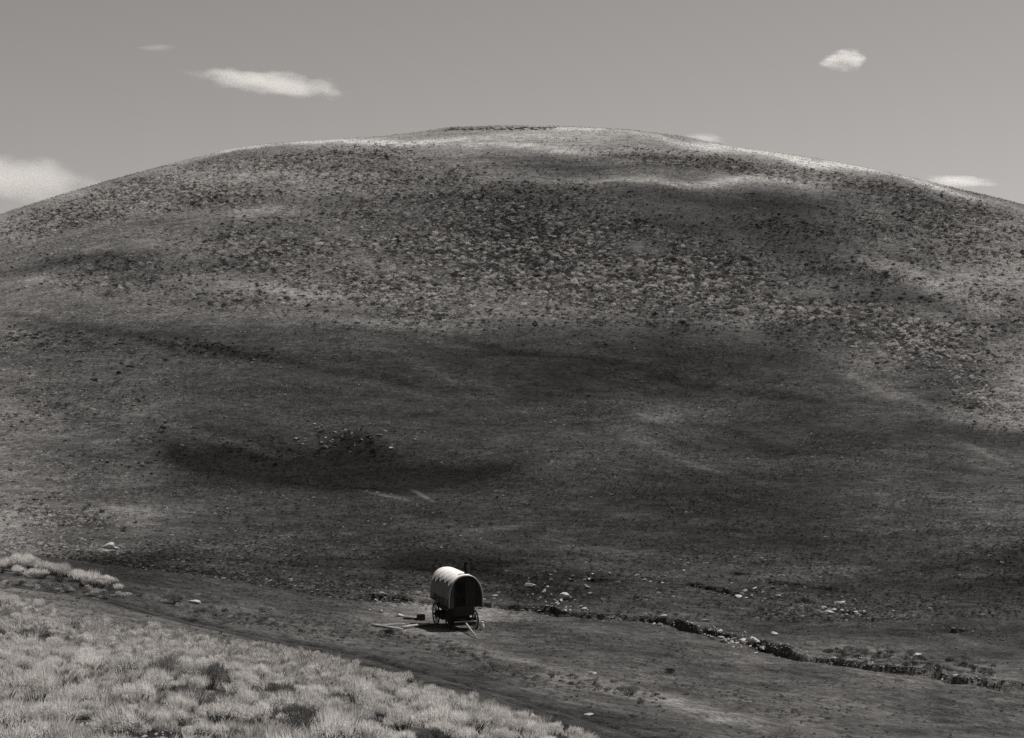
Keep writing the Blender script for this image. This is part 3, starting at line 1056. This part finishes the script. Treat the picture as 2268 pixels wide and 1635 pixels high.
OWN_ROCKS = [
    (1250, 1328, .95, 'largest pale slab leaning on the creek bank right of the wagon', (1.0, .55, 1.1)),
    (1172, 1299, .7, 'pale flat boulder above the creek, just right of the stovepipe', (1.4, .8, .7)),
    (1205, 1312, .5, 'small pale boulder between the flat boulder and the leaning slab', (1, 1, .8)),
    (1560, 1376, .5, 'pale block at the head of the dark creek bend', (1.3, .8, .7)),
    (1645, 1428, .62, 'tall pale boulder in the pale bank of the creek bend', (.8, .7, 1.3)),
    (1668, 1424, .66, 'broad pale boulder right of the tall one in the creek bend', (1.2, .8, 1.1)),
    (1690, 1436, .5, 'pale boulder at the foot of the creek bend', (1, .8, .9)),
    (1622, 1420, .45, 'rounded pale boulder left of the tall one in the creek bend', (1.2, .8, .8)),
    (1715, 1407, .5, 'small pale stone perched on the rim above the creek bend', (1, 1, .8)),
    (430, 1337, .5, 'white block of stone beside the grey shrub across the track', (1.3, .8, .9)),
    (238, 1216, .9, 'pale boulder at the foot of the hill on the left', (1.2, .8, 1.1)),
    (256, 1217, .6, 'smaller pale stone right of the boulder at the hill foot', (1.2, .8, .8)),
    (843, 1358, .42, 'pale stone tipped up on the grass left of the wagon', (.6, .7, 1.2)),
    (886, 1366, .5, 'pale stone lying by the end of the dark plank', (1.1, .8, .9)),
    (818, 1352, .22, 'small white stone on the grass above the tipped stone', (1, 1, .7)),
    (1095, 1320, .3, 'small pale stone on the bank behind the wagon', (1.5, .8, .6)),
    (1605, 566, 1.3, 'small white upright stone alone on the brushy hillside', (.7, .7, 1.7)),
    (1312, 1493, .35, 'lone white stone on the flat below the wagon', (1, 1, .8)),
    (1305, 1584, .26, 'pale flat stone beside the lower track at the bottom edge', (1.5, 1, .5)),
    (2028, 1452, .5, 'pale stone on the flat above the right end of the creek', (1.4, .9, .6)),
    (1858, 1337, .6, 'pale stone on the upper bank far right of the wagon', (1.4, .9, .7)),
    (1836, 1357, .5, 'pale boulder on the stony strip above the creek', (1.5, .9, .7)),
]
for (u, v, s, lab, asp) in OWN_ROCKS:
    put_rock(u, v, s, lab, asp=asp, name='boulder' if s > .6 else 'stone', cat='boulder' if s > .6 else 'stone', rz=random.uniform(-.4, .4))


def rocks_along(px, cnt, jit, smin, smax, label, group, darkp=.25, ju=14):
    px = np.array(px, float)
    for i in range(cnt):
        q = random.random() * (len(px) - 1.001); a = int(q); f_ = q - a
        u, v = px[a] * (1 - f_) + px[a + 1] * f_
        s = smin * (smax / smin) ** (random.random() ** 2.2)
        put_rock(u + random.gauss(0, ju), v + random.gauss(0, jit), s, label, group, dark=random.random() < darkp, asp=(random.uniform(.8, 1.6), random.uniform(.7, 1.1), random.uniform(.6, 1.1)))


rocks_along([(828, 1328), (850, 1322), (880, 1328)], 26, 5, .14, .4, 'stone of the heap in the creek left of the wagon', 'stones heaped left of the wagon', .4, 8)
rocks_along([(1180, 1318), (1230, 1340), (1260, 1345), (1350, 1368)], 38, 9, .12, .5, 'pale stone among the boulders in the creek right of the wagon', 'stones in the creek right of the wagon')
rocks_along([(1420, 1375), (1560, 1398), (1600, 1412), (1640, 1422), (1700, 1438), (1770, 1456)], 46, 7, .14, .5, 'pale stone along the bend of the dry creek', 'stones in the creek bend')
rocks_along([(1625, 1422), (1650, 1428), (1690, 1436)], 26, 6, .14, .42, 'small pale block heaped in the bank of the creek bend', 'blocks heaped in the creek bend', .15, 12)
rocks_along([(1830, 1460), (1900, 1470), (2000, 1482), (2100, 1500), (2260, 1526)], 34, 6, .12, .38, 'grey stone along the right end of the dry creek', 'stones at the right end of the creek', .45)
rocks_along([(1150, 1300), (1250, 1285), (1360, 1295), (1500, 1290), (1620, 1305), (1760, 1330), (1880, 1345)], 46, 13, .2, .6, 'pale stone scattered on the slope above the creek', 'stones above the creek', .35, 26)
rocks_along([(1800, 1350), (1850, 1356), (1920, 1360)], 22, 4, .2, .5, 'pale stone of the stony strip above the creek', 'stones of the strip above the creek', .2, 12)

rocks_along([(700, 975), (760, 970), (830, 985)], 34, 13, .3, .85, 'grey rock of the small outcrop on the dark slope above the wagon', 'rocks of the small outcrop on the dark slope', .75, 42)

# gravel shed below the banks
pts, scl = [], []
for px, cnt, jit in ((CREEK_PX[6:-1], 460, 7), (BANKS_PX[0][0], 120, 8), (BANKS_PX[3][0], 90, 7)):
    px_ = np.array(px, float)
    for i in range(cnt):
        q = random.random() * (len(px_) - 1.001); a = int(q); f_ = q - a
        u, v = px_[a] * (1 - f_) + px_[a + 1] * f_
        p = at(u + random.gauss(0, 16), v + 3 + random.gauss(0, jit)); pts.append(tuple(p)); scl.append(random.uniform(.04, .12))
n = 900
u_ = np.abs(rng.normal(0, 230, n)) - 20; y_ = rng.uniform(20.5, 25.5, n); x_ = (u_ - CX) / F * y_
GRAVEL_NEAR = np.c_[x_, y_, height(x_, y_)]
scatter('pebbles', GRAVEL_NEAR, np.exp(rng.normal(-3.1, .45, n)), np.full(n, .3), [ROCKS[0], ROCKS[2], ROCKS[5]], 19)
scatter('gravel', np.array(pts), np.array(scl), np.full(len(pts), .3), [ROCKS[0], ROCKS[3], ROCKSD[1]], 9)

# caprock on the summit
def build_caprock():
    root = empty('rock_outcrop', at(1110, 284))
    tag(root, 'dark broken ledge of caprock crowning the summit', 'rock ledge')
    caps = [rock_mesh('rock', 540 + i, .7, M_CAP) for i in range(6)]
    c = root.location
    for i in range(130):
        u = 985 + 245 * random.random()
        yy = c.y + random.uniform(-16, 3)
        xx = (u - CX) / F * yy
        o = bpy.data.objects.new('rock', random.choice(caps)); COL.objects.link(o); o.parent = root
        s = random.uniform(.7, 1.9)
        o.location = (xx - c.x, yy - c.y, gz(xx, yy) - c.z + .08 * s)
        o.rotation_euler = (random.gauss(0, .12), random.gauss(0, .12), random.uniform(0, 6.28))
        o.scale = (s * random.uniform(1, 2), s, s * random.uniform(.35, .75))


build_caprock()

# ------------------------------------------------------------------ the sheep wagon
class MB:
    def __init__(self): self.v = []; self.f = []

    def box(self, lo, hi):
        k = len(self.v); (a, b, c), (d, e, g) = lo, hi
        self.v += [(a, b, c), (d, b, c), (d, e, c), (a, e, c), (a, b, g), (d, b, g), (d, e, g), (a, e, g)]
        self.f += [(k, k + 3, k + 2, k + 1), (k + 4, k + 5, k + 6, k + 7), (k, k + 1, k + 5, k + 4), (k + 1, k + 2, k + 6, k + 5), (k + 2, k + 3, k + 7, k + 6), (k + 3, k, k + 4, k + 7)]
        return self

    def hexa(self, p8):
        k = len(self.v); self.v += [tuple(p) for p in p8]
        self.f += [(k, k + 3, k + 2, k + 1), (k + 4, k + 5, k + 6, k + 7), (k, k + 1, k + 5, k + 4), (k + 1, k + 2, k + 6, k + 5), (k + 2, k + 3, k + 7, k + 6), (k + 3, k, k + 4, k + 7)]
        return self

    def tube(self, pts, rad, n=10, cap=True):
        k = len(self.v); m = len(pts)
        rads = rad if isinstance(rad, (list, tuple)) else [rad] * m
        for i, p in enumerate(pts):
            p = Vector(p); t = (Vector(pts[min(i + 1, m - 1)]) - Vector(pts[max(i - 1, 0)])).normalized()
            a = t.cross(Vector((0.13, .31, .94)) if abs(t.z) < .9 else Vector((1, 0, 0))).normalized(); b = t.cross(a)
            for j in range(n):
                w = 2 * math.pi * j / n
                self.v.append(tuple(p + a * math.cos(w) * rads[i] + b * math.sin(w) * rads[i]))
        for i in range(m - 1):
            for j in range(n):
                self.f.append((k + i * n + j, k + i * n + (j + 1) % n, k + (i + 1) * n + (j + 1) % n, k + (i + 1) * n + j))
        if cap:
            self.f.append(tuple(k + j for j in reversed(range(n)))); self.f.append(tuple(k + (m - 1) * n + j for j in range(n)))
        return self

    def build(self, name, mat, parent=None, smooth=False, bevel=0):
        o = mesh_obj(name, self.v, self.f, mat, parent, smooth)
        if bevel:
            b = o.modifiers.new('bevel', 'BEVEL'); b.width = bevel; b.segments = 2; b.limit_method = 'ANGLE'
        return o


HW, Z0, Z1 = 0.97, 1.24, 2.88       # half width, foot and ridge of the canvas


def arch(t, k=1.0):
    """t 0..1 from left foot over the ridge to right foot; returns (x, z)"""
    a = math.pi * (1 - t)
    c, s = math.cos(a), math.sin(a)
    p = 2 / 2.35
    x = HW * k * math.copysign(abs(c) ** p, c)
    z = Z0 + (Z1 - Z0) * abs(s) ** (p * .98) * (1 if k > .99 else (.86 + .14 * k))
    x *= 1 - .05 * (1 - abs(s)) ** 2
    return x, z


YF, YB = -1.62, 1.55                 # front and back of the box


def build_wagon():
    p = at(1008, 1388)
    rz = R(20.5)
    root = empty('sheep_wagon', (p.x, p.y, p.z), (0, 0, rz))
    # settle it on the ground at its four wheels
    cs, sn = math.cos(rz), math.sin(rz)
    W = [(-.74, -1.12, .50), (.74, -1.12, .50), (-.74, 1.08, .60), (.74, 1.08, .60)]
    zs = [gz(p.x + a * cs - b * sn, p.y + a * sn + b * cs) for a, b, r in W]
    root.location.z = max(zs) - .02
    tag(root, 'sheepherder wagon with white rounded canvas top parked on the flat by the creek', 'wagon')
    # canvas cover: six bows, the cloth sags between them
    ny, nt = 90, 64
    BAY = (.7, 1.35, .9, 1.6, .6, 1.1, 1.0)
    verts, faces = [], []
    r = np.random.default_rng(4)
    ph = r.uniform(0, 6.28, 8)
    bows = 6
    y0, y1 = YF - .16, YB + .22
    for i in range(ny + 1):
        f = i / ny; y_ = y0 + (y1 - y0) * f
        back = max(0, (f - .88) / .12)
        k = 1 - .10 * back ** 2
        sag = abs(math.sin(math.pi * (f * (bows - 1) + .06))) ** .8
        for j in range(nt + 1):
            t = j / nt
            x, z = arch(t, k)
            nx, nz = x / HW, (z - Z0) / (Z1 - Z0)
            w = .045 * BAY[min(6, int(f * (bows - 1) + .06))] * sag * (1 - .35 * nz) + .010 * math.sin(9 * t * math.pi + 5 * f + ph[0]) * sag + .012 * math.sin(38 * f + 3.1 * t * 4 + ph[1])
            w += .008 * math.sin(71 * f - 11 * t + ph[2])
            x -= w * nx; z -= w * (.3 + .7 * nz)
            if j in (0, nt): z += .025 * math.sin(f * 15.7) + .012 * math.sin(f * 41)
            verts.append((x, y_, z))
    for i in range(ny):
        for j in range(nt):
            a = i * (nt + 1) + j
            faces.append((a, a + 1, a + nt + 2, a + nt + 1))
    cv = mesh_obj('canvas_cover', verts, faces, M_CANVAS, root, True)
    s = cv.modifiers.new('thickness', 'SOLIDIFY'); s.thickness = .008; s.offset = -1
    # separate white sheet over the darker canvas, its left edge scalloped
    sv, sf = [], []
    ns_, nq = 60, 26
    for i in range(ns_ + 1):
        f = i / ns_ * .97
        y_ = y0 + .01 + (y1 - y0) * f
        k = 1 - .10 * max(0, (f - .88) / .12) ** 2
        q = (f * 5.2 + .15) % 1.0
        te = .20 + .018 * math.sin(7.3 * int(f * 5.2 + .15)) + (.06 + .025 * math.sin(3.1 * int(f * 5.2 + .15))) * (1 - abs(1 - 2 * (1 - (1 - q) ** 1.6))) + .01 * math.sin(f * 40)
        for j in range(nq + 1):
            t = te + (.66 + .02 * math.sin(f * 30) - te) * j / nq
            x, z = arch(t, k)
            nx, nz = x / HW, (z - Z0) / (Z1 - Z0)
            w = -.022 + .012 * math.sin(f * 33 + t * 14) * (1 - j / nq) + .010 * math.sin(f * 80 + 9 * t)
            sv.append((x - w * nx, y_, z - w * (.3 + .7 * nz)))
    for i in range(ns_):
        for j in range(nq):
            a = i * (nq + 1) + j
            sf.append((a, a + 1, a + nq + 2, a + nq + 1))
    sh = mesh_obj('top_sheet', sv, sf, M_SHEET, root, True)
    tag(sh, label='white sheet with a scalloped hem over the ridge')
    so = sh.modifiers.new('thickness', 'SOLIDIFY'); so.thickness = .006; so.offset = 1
    # gathered canvas back
    verts, faces = [], []
    for q in range(7):
        g = q / 6
        for j in range(nt + 1):
            x, z = arch(j / nt, .9)
            zc_ = Z0 + .55
            fold = .03 * math.sin(j * 1.9) * g
            verts.append((x * (1 - g), y1 - .01 + .10 * math.sin(g * 1.57) + fold, z + (zc_ - z) * g))
    for q in range(6):
        for j in range(nt):
            a = q * (nt + 1) + j
            faces.append((a, a + 1, a + nt + 2, a + nt + 1))
    mesh_obj('canvas_back', verts, faces, M_CANVAS, root, True)
    # front bow, a second hoop behind it standing a little proud
    for yy, kk, rad in ((YF - .19, 1.0, .026), (YF + .02, .985, .02)):
        pts = [(arch(j / 40, kk)[0], yy, arch(j / 40, kk)[1]) for j in range(41)]
        MB().tube(pts, rad, 6).build('bow', M_HEM, root, True)
    # front end wall of upright boards under the arch, with the door
    def board(x0, x1, zb, name, mat, yy, inset=.0, th=.025, ztop=None):
        n_ = 6; bot = []; top = []
        for q in range(n_ + 1):
            x = x0 + (x1 - x0) * q / n_
            zt = Z0 + (Z1 - Z0 - .06) * max(0, 1 - abs(x / (HW - .03)) ** 2.35) ** (1 / 2.35)
            if ztop: zt = min(zt, ztop)
            bot.append((x, zb)); top.append((x, zt))
        ring = bot + top[::-1]
        m_ = len(ring)
        v = [(x, yy, z) for x, z in ring] + [(x, yy + th, z) for x, z in ring]
        f_ = [tuple(range(m_)), tuple(range(2 * m_ - 1, m_ - 1, -1))] + [(i, m_ + i, m_ + (i + 1) % m_, (i + 1) % m_) for i in range(m_)]
        return mesh_obj(name, v, f_, mat, parent=root)
    edges = np.linspace(-.93, -.60, 3)
    for a, b in zip(edges[:-1], edges[1:]):
        board(a + .004, b - .004, Z0 - .05, 'board', M_WALL2, YF + random.uniform(-.004, .004))
    edges = np.linspace(.06, .93, 6)
    for a, b in zip(edges[:-1], edges[1:]):
        board(a + .004, b - .004, Z0 - .05, 'board', M_WALL, YF + random.uniform(-.004, .004))
    lintel = MB()
    board(-.59, .05, 2.55, 'lintel', M_WALL, YF - .004)
    MB().box((-.60, YF - .03, .92), (-.545, YF + .03, 2.55)).build('door_frame', M_WALL, root)
    MB().box((.0, YF - .03, .92), (.055, YF + .03, 2.55)).build('door_frame', M_WALL, root)
    lower = MB().box((-.54, YF + .02, .95), (-.003, YF + .05, 1.68)).build('door', M_DOOR, root)
    tag(lower, label='closed lower half of the front door')
    upper = MB().box((-.54, YF + .02, 1.69), (-.003, YF + .05, 2.54)).build('door', M_DOOR, root)
    tag(upper, label='upper half of the front door')
    MB().box((-.42, YF + .012, 2.0), (-.12, YF + .018, 2.35)).build('pane', M_IRON, upper)
    MB().tube([(-.06, YF + .02, 1.6), (-.06, YF - .03, 1.6), (-.06, YF - .03, 1.5), (-.06, YF + .02, 1.5)], .012, 6).build('handle', M_IRON, lower)
    # flared bench boards and box
    for sx in (-1, 1):
        MB().hexa([(sx * .52, YF, 1.22), (sx * .93, YF, 1.30), (sx * .93, YB, 1.30), (sx * .52, YB, 1.22),
                   (sx * .52, YF, 1.26), (sx * .93, YF, 1.34), (sx * .93, YB, 1.34), (sx * .52, YB, 1.26)]).build('bench_floor', M_DARKWOOD, root)
        MB().box((sx * .90 - .015, YF + .03, 1.28), (sx * .90 + .015, YB, 1.62)).build('side_rail', M_DARKWOOD, root)
        for q in range(4):
            yy = YF + .35 + q * .82
            MB().hexa([(sx * .53, yy - .03, .95), (sx * .56, yy - .03, .95), (sx * .56, yy + .03, .95), (sx * .53, yy + .03, .95),
                       (sx * .86, yy - .03, 1.27), (sx * .90, yy - .03, 1.28), (sx * .90, yy + .03, 1.28), (sx * .86, yy + .03, 1.27)]).build('bracket', M_DARKWOOD, root)
        for q in range(3):
            z_ = .80 + q * .145
            MB().box((sx * .515 - .014, YF + .03, z_ + .003), (sx * .515 + .014, YB, z_ + .142)).build('side_plank', M_DARKWOOD, root)
    MB().box((-.50, YF + .03, .76), (.50, YB, .80)).build('floor', M_DARKWOOD, root)
    MB().box((-.50, YF + .0, .80), (.50, YF + .03, 1.27)).build('front_board', M_DARKWOOD, root)
    MB().box((-.50, YB - .03, .80), (.50, YB, 1.30)).build('tailboard', M_DARKWOOD, root)
    MB().box((-.82, YB - .0, 1.30), (.82, YB + .03, 2.0)).build('back_wall', M_DARKWOOD, root)
    # dark boxes added under the floor to stand in for the shade
    MB().box((-.60, -1.58, .26), (.60, -.52, .45)).build('shade_box', M_DARKWOOD, root, bevel=.01)
    MB().box((-.60, .42, .24), (.60, 1.52, .55)).build('shade_box', M_DARKWOOD, root, bevel=.01)
    # stovepipe
    pipe = MB().tube([(.20, YF + .42, 2.5), (.20, YF + .42, 3.46)], .1, 14).build('stovepipe', M_IRON, root, True)
    MB().tube([(.20, YF + .42, 3.47), (.20, YF + .42, 3.53)], [.13, .04], 14).build('cap', M_IRON, pipe, True)
    MB().tube([(.20, YF + .42, 2.78), (.20, YF + .42, 2.85)], [.14, .09], 14).build('collar', M_IRON, pipe, True)
    # running gear
    MB().box((-.70, -1.16, .46), (.70, -1.08, .57)).build('axle', M_DARKWOOD, root)
    MB().box((-.70, 1.04, .56), (.70, 1.12, .67)).build('axle', M_DARKWOOD, root)
    MB().box((-.42, -1.19, .58), (.42, -1.05, .755)).build('bolster', M_DARKWOOD, root)
    MB().box((-.42, 1.01, .68), (.42, 1.15, .755)).build('bolster', M_DARKWOOD, root)
    MB().tube([(0, -1.1, .52), (0, 1.1, .60)], .045, 8).build('reach', M_DARKWOOD, root)
    # wheels: spokes share one mesh per wheel size
    for (wx, wy, rad) in W:
        wr = empty('wheel'); wr.parent = root
        zc_ = rad - .02
        lz = gz(p.x + wx * cs - wy * sn, p.y + wx * sn + wy * cs) - root.location.z
        wr.location = (wx, wy, lz + rad - .02)
        wr.rotation_euler = (random.uniform(0, .5), 0, 0)
        nseg = 40; v = []; f_ = []
        for i in range(nseg):
            a = 2 * math.pi * i / nseg
            for dx, rr in ((-.03, rad - .055), (.03, rad - .055), (.032, rad - .012), (-.032, rad - .012)):
                v.append((dx, rr * math.cos(a), rr * math.sin(a)))
        for i in range(nseg):
            j = (i + 1) % nseg
            for q in range(4):
                f_.append((i * 4 + q, i * 4 + (q + 1) % 4, j * 4 + (q + 1) % 4, j * 4 + q))
        mesh_obj('rim', v, f_, M_DARKWOOD, wr)
        v = []; f_ = []
        for i in range(nseg):
            a = 2 * math.pi * i / nseg
            for dx, rr in ((-.034, rad - .0118), (.034, rad - .0118), (.034, rad), (-.034, rad)):
                v.append((dx, rr * math.cos(a), rr * math.sin(a)))
        for i in range(nseg):
            j = (i + 1) % nseg
            for q in range(4):
                f_.append((i * 4 + q, i * 4 + (q + 1) % 4, j * 4 + (q + 1) % 4, j * 4 + q))
        mesh_obj('tyre', v, f_, M_IRON, wr)
        MB().tube([(-.13, 0, 0), (-.05, 0, 0), (.05, 0, 0), (.13, 0, 0)], [.055, .085, .085, .055], 12).build('hub', M_DARKWOOD, wr, True)
        ns = 12
        sp = None
        for q in range(ns):
            if sp is None:
                sp = MB().tube([(0, 0, .07), (0, 0, rad - .05)], [.024, .018], 6).build('spoke', M_DARKWOOD, wr); s_ = sp
            else:
                s_ = link_copy(sp, wr)
            s_.rotation_euler = (2 * math.pi * q / ns, 0, 0)
    # tongue dropped to the ground in front
    inv = Matrix.Translation(root.location) @ Matrix.Rotation(rz, 4, 'Z')
    inv = inv.inverted()
    e = at(1055, 1415); e = inv @ (e + Vector((0, 0, .06)))
    st = Vector((.02, -1.2, .52))
    tong = MB().tube([st, st * .5 + e * .5, e], [.06, .052, .04], 8).build('tongue', M_POLE, root, True)
    d = (e - st).normalized(); c = st + d * .75; sd_ = d.cross(Vector((0, 0, 1))).normalized()
    MB().tube([c - sd_ * .6 + Vector((0, 0, .07)), c + sd_ * .6 + Vector((0, 0, .07))], .035, 6).build('doubletree', M_POLE, root)
    # iron tongue hounds
    for sx in (-.3, .3):
        MB().tube([(sx, -1.12, .5), tuple(st + d * .6)], .03, 6).build('hound', M_DARKWOOD, root)
    # step under the door
    MB().box((-.5, YF - .32, .62), (-.05, YF - .06, .65)).build('step', M_DARKWOOD, root)
    for sx in (-.45, -.12):
        MB().tube([(sx, YF - .05, .80), (sx, YF - .30, .64)], .012, 5).build('step_iron', M_IRON, root)
    return root, inv


wagon, W_INV = build_wagon()


# ------------------------------------------------------------------ camp things on the ground
def c2(x, y):
    """position in the enlarged wagon detail -> picture position"""
    return (1340 + x * .2469) * .5904, (2060 + y * .2469) * .5904


def pole(a, b, r0, r1, label, mat=M_POLE, group=None, lift=.0, name='pole', cat='pole'):
    pa, pb = at(*c2(*a)), at(*c2(*b))
    pa.z += r0 * .8 + lift; pb.z += r1 * .8
    root_loc = (pa + pb) / 2
    n_ = 7; pts = []
    for i in range(n_):
        q = i / (n_ - 1); v = pa.lerp(pb, q) - root_loc
        v.z += .015 * math.sin(q * 5); v.x += .012 * math.sin(q * 7)
        pts.append(v)
    o = MB().tube(pts, [r0 + (r1 - r0) * i / (n_ - 1) for i in range(n_)], 9).build(name, mat, None, True)
    o.location = root_loc
    tag(o, label, cat, group)
    return o


pole((215, 1168), (690, 1232), .07, .06, 'long pole farthest left of the three lying beside the wagon')
pole((680, 1222), (1095, 1142), .075, .06, 'pole slanting up from the end of the long pole to the wagon', lift=.05)
pole((390, 1172), (720, 1140), .04, .03, 'thin pale pole lying behind the long pole', lift=.02)
pole((700, 1065), (925, 1072), .07, .06, 'dark plank lying behind the poles left of the wagon', mat=M_CRATE, name='plank', cat='plank')


def crate():
    p = at(*c2(965, 1078))
    root = empty('crate', (p.x, p.y, p.z), (0, 0, .3))
    tag(root, 'dark wooden crate at the edge of the wagon shadow', 'crate')
    for q in range(3):
        MB().box((-.21, -.15, .005 + q * .105), (.21, -.132, .10 + q * .105)).build('slat', M_CRATE, root)
        MB().box((-.21, .132, .005 + q * .105), (.21, .15, .10 + q * .105)).build('slat', M_CRATE, root)
    MB().box((-.212, -.13, 0), (-.192, .13, .31)).build('end', M_CRATE, root)
    MB().box((.192, -.13, 0), (.212, .13, .31)).build('end', M_CRATE, root)
    MB().box((-.19, -.13, .01), (.19, .13, .025)).build('bottom', M_CRATE, root)


crate()


def basin():
    p = at(*c2(1735, 1160))
    root = empty('wash_tub', (p.x, p.y + .2, p.z), (.35, 0, 0))
    tag(root, 'pale wash tub under the front of the wagon', 'tub')
    n_ = 20; v = []; f_ = []
    prof = [(.0, .02), (.2, .02), (.27, .24), (.285, .25), (.275, .25), (.2, .035), (.0, .035)]
    for r_, z_ in prof:
        for i in range(n_):
            a = 2 * math.pi * i / n_; v.append((r_ * math.cos(a), r_ * math.sin(a), z_))
    for k in range(len(prof) - 1):
        for i in range(n_):
            f_.append((k * n_ + i, k * n_ + (i + 1) % n_, (k + 1) * n_ + (i + 1) % n_, (k + 1) * n_ + i))
    mesh_obj('tub_body', v, f_, M_CLOTH, root, True)
    for s in (-1, 1):
        MB().tube([(s * .275, -.05, .2), (s * .33, -.03, .19), (s * .33, .03, .19), (s * .275, .05, .2)], .012, 6).build('handle', M_IRON, root)


basin()


def can(x, y, h, r_, label, lid=True):
    p = at(*c2(x, y))
    root = empty('milk_can', (p.x, p.y, p.z), (0, 0, .4))
    tag(root, label, 'can')
    MB().tube([(0, 0, 0), (0, 0, h * .62), (0, 0, h * .76), (0, 0, h * .92)], [r_, r_, r_ * .6, r_ * .6], 14).build('can_body', M_CLOTH, root, True)
    MB().tube([(0, 0, h * .925), (0, 0, h)], [r_ * .7, r_ * .7], 14).build('lid', M_CLOTH, root, True)
    for s in (-1, 1):
        MB().tube([(s * r_ * .95, 0, h * .55), (s * r_ * 1.3, 0, h * .62), (s * r_ * 1.25, 0, h * .72), (s * r_ * .6, 0, h * .78)], .01, 5).build('handle', M_IRON, root)


can(1895, 1235, .46, .12, 'white can standing beside the front right wheel')

# ------------------------------------------------------------------ clouds, kilometres off
def cloud(u, v, hu, hv, depth, dist, density, tilt, label, seed, scale=3.0, thr=.42, aniso=.35):
    m = bpy.data.materials.new('cloud_vapour')
    m.use_nodes = True
    nt = m.node_tree
    nt.nodes.clear()
    out = N(nt, 'ShaderNodeOutputMaterial')
    pv = N(nt, 'ShaderNodeVolumePrincipled')
    tc = N(nt, 'ShaderNodeTexCoord')
    ln = N(nt, 'ShaderNodeVectorMath', operation='LENGTH'); nt.links.new(tc.outputs['Object'], ln.inputs[0])
    fall = maprange(nt, ln.outputs['Value'], 0.0, 1.0, 1.0, 0.0)
    mp = N(nt, 'ShaderNodeMapping'); mp.inputs['Location'].default_value = (seed, seed * .7, 0)
    mp.inputs['Scale'].default_value = (hu / 60.0 * .55, 1.2, 1.0)
    nt.links.new(tc.outputs['Object'], mp.inputs[0])
    nz = noise_n(nt, mp.outputs[0], scale, 5, 0.6)
    d = mathn(nt, 'SUBTRACT', mathn(nt, 'ADD', mathn(nt, 'MULTIPLY', fall, .9), nz), thr + .5)
    d = mathn(nt, 'MULTIPLY', mathn(nt, 'MAXIMUM', d, 0.0), density * 3)
    nt.links.new(d, pv.inputs['Density'])
    pv.inputs['Color'].default_value = (1.0, .985, .965, 1)
    pv.inputs['Anisotropy'].default_value = aniso
    nt.links.new(pv.outputs[0], out.inputs['Volume'])
    px = dist / F
    import bmesh
    bm = bmesh.new(); bmesh.ops.create_icosphere(bm, subdivisions=3, radius=1)
    me = bpy.data.meshes.new('cloud'); bm.to_mesh(me); bm.free(); me.materials.append(m)
    o = bpy.data.objects.new('cloud', me); COL.objects.link(o)
    o.location = ((u - CX) * px, dist, CAM_Z + (CY - v) * px)
    o.rotation_euler = (0, R(tilt), 0)
    o.scale = (hu * px, depth, hv * px)
    tag(o, label, 'cloud')
    return o


cloud(595, 186, 285, 42, 150, 4200, .017, 6, 'long lens shaped white cloud in the upper left sky', 1.0, thr=.38, scale=1.5)
cloud(1868, 134, 92, 38, 70, 4200, .07, 2, 'small puffy white cloud high in the right sky', 5.0, scale=2.2)
cloud(-60, 384, 430, 78, 260, 4600, .0065, 6, 'bright broad cloud at the left edge above the hill shoulder', 9.0, thr=.26, scale=1.1)
cloud(2130, 404, 150, 24, 120, 4600, .022, 3, 'thin white cloud just above the right ridge', 13.0, scale=1.6)
cloud(1560, 306, 80, 17, 80, 4600, .014, 8, 'faint wisp of cloud touching the ridge right of the summit', 17.0)
cloud(345, 106, 80, 11, 60, 4200, .008, -2, 'faint thin streak of cloud high in the left sky', 21.0)
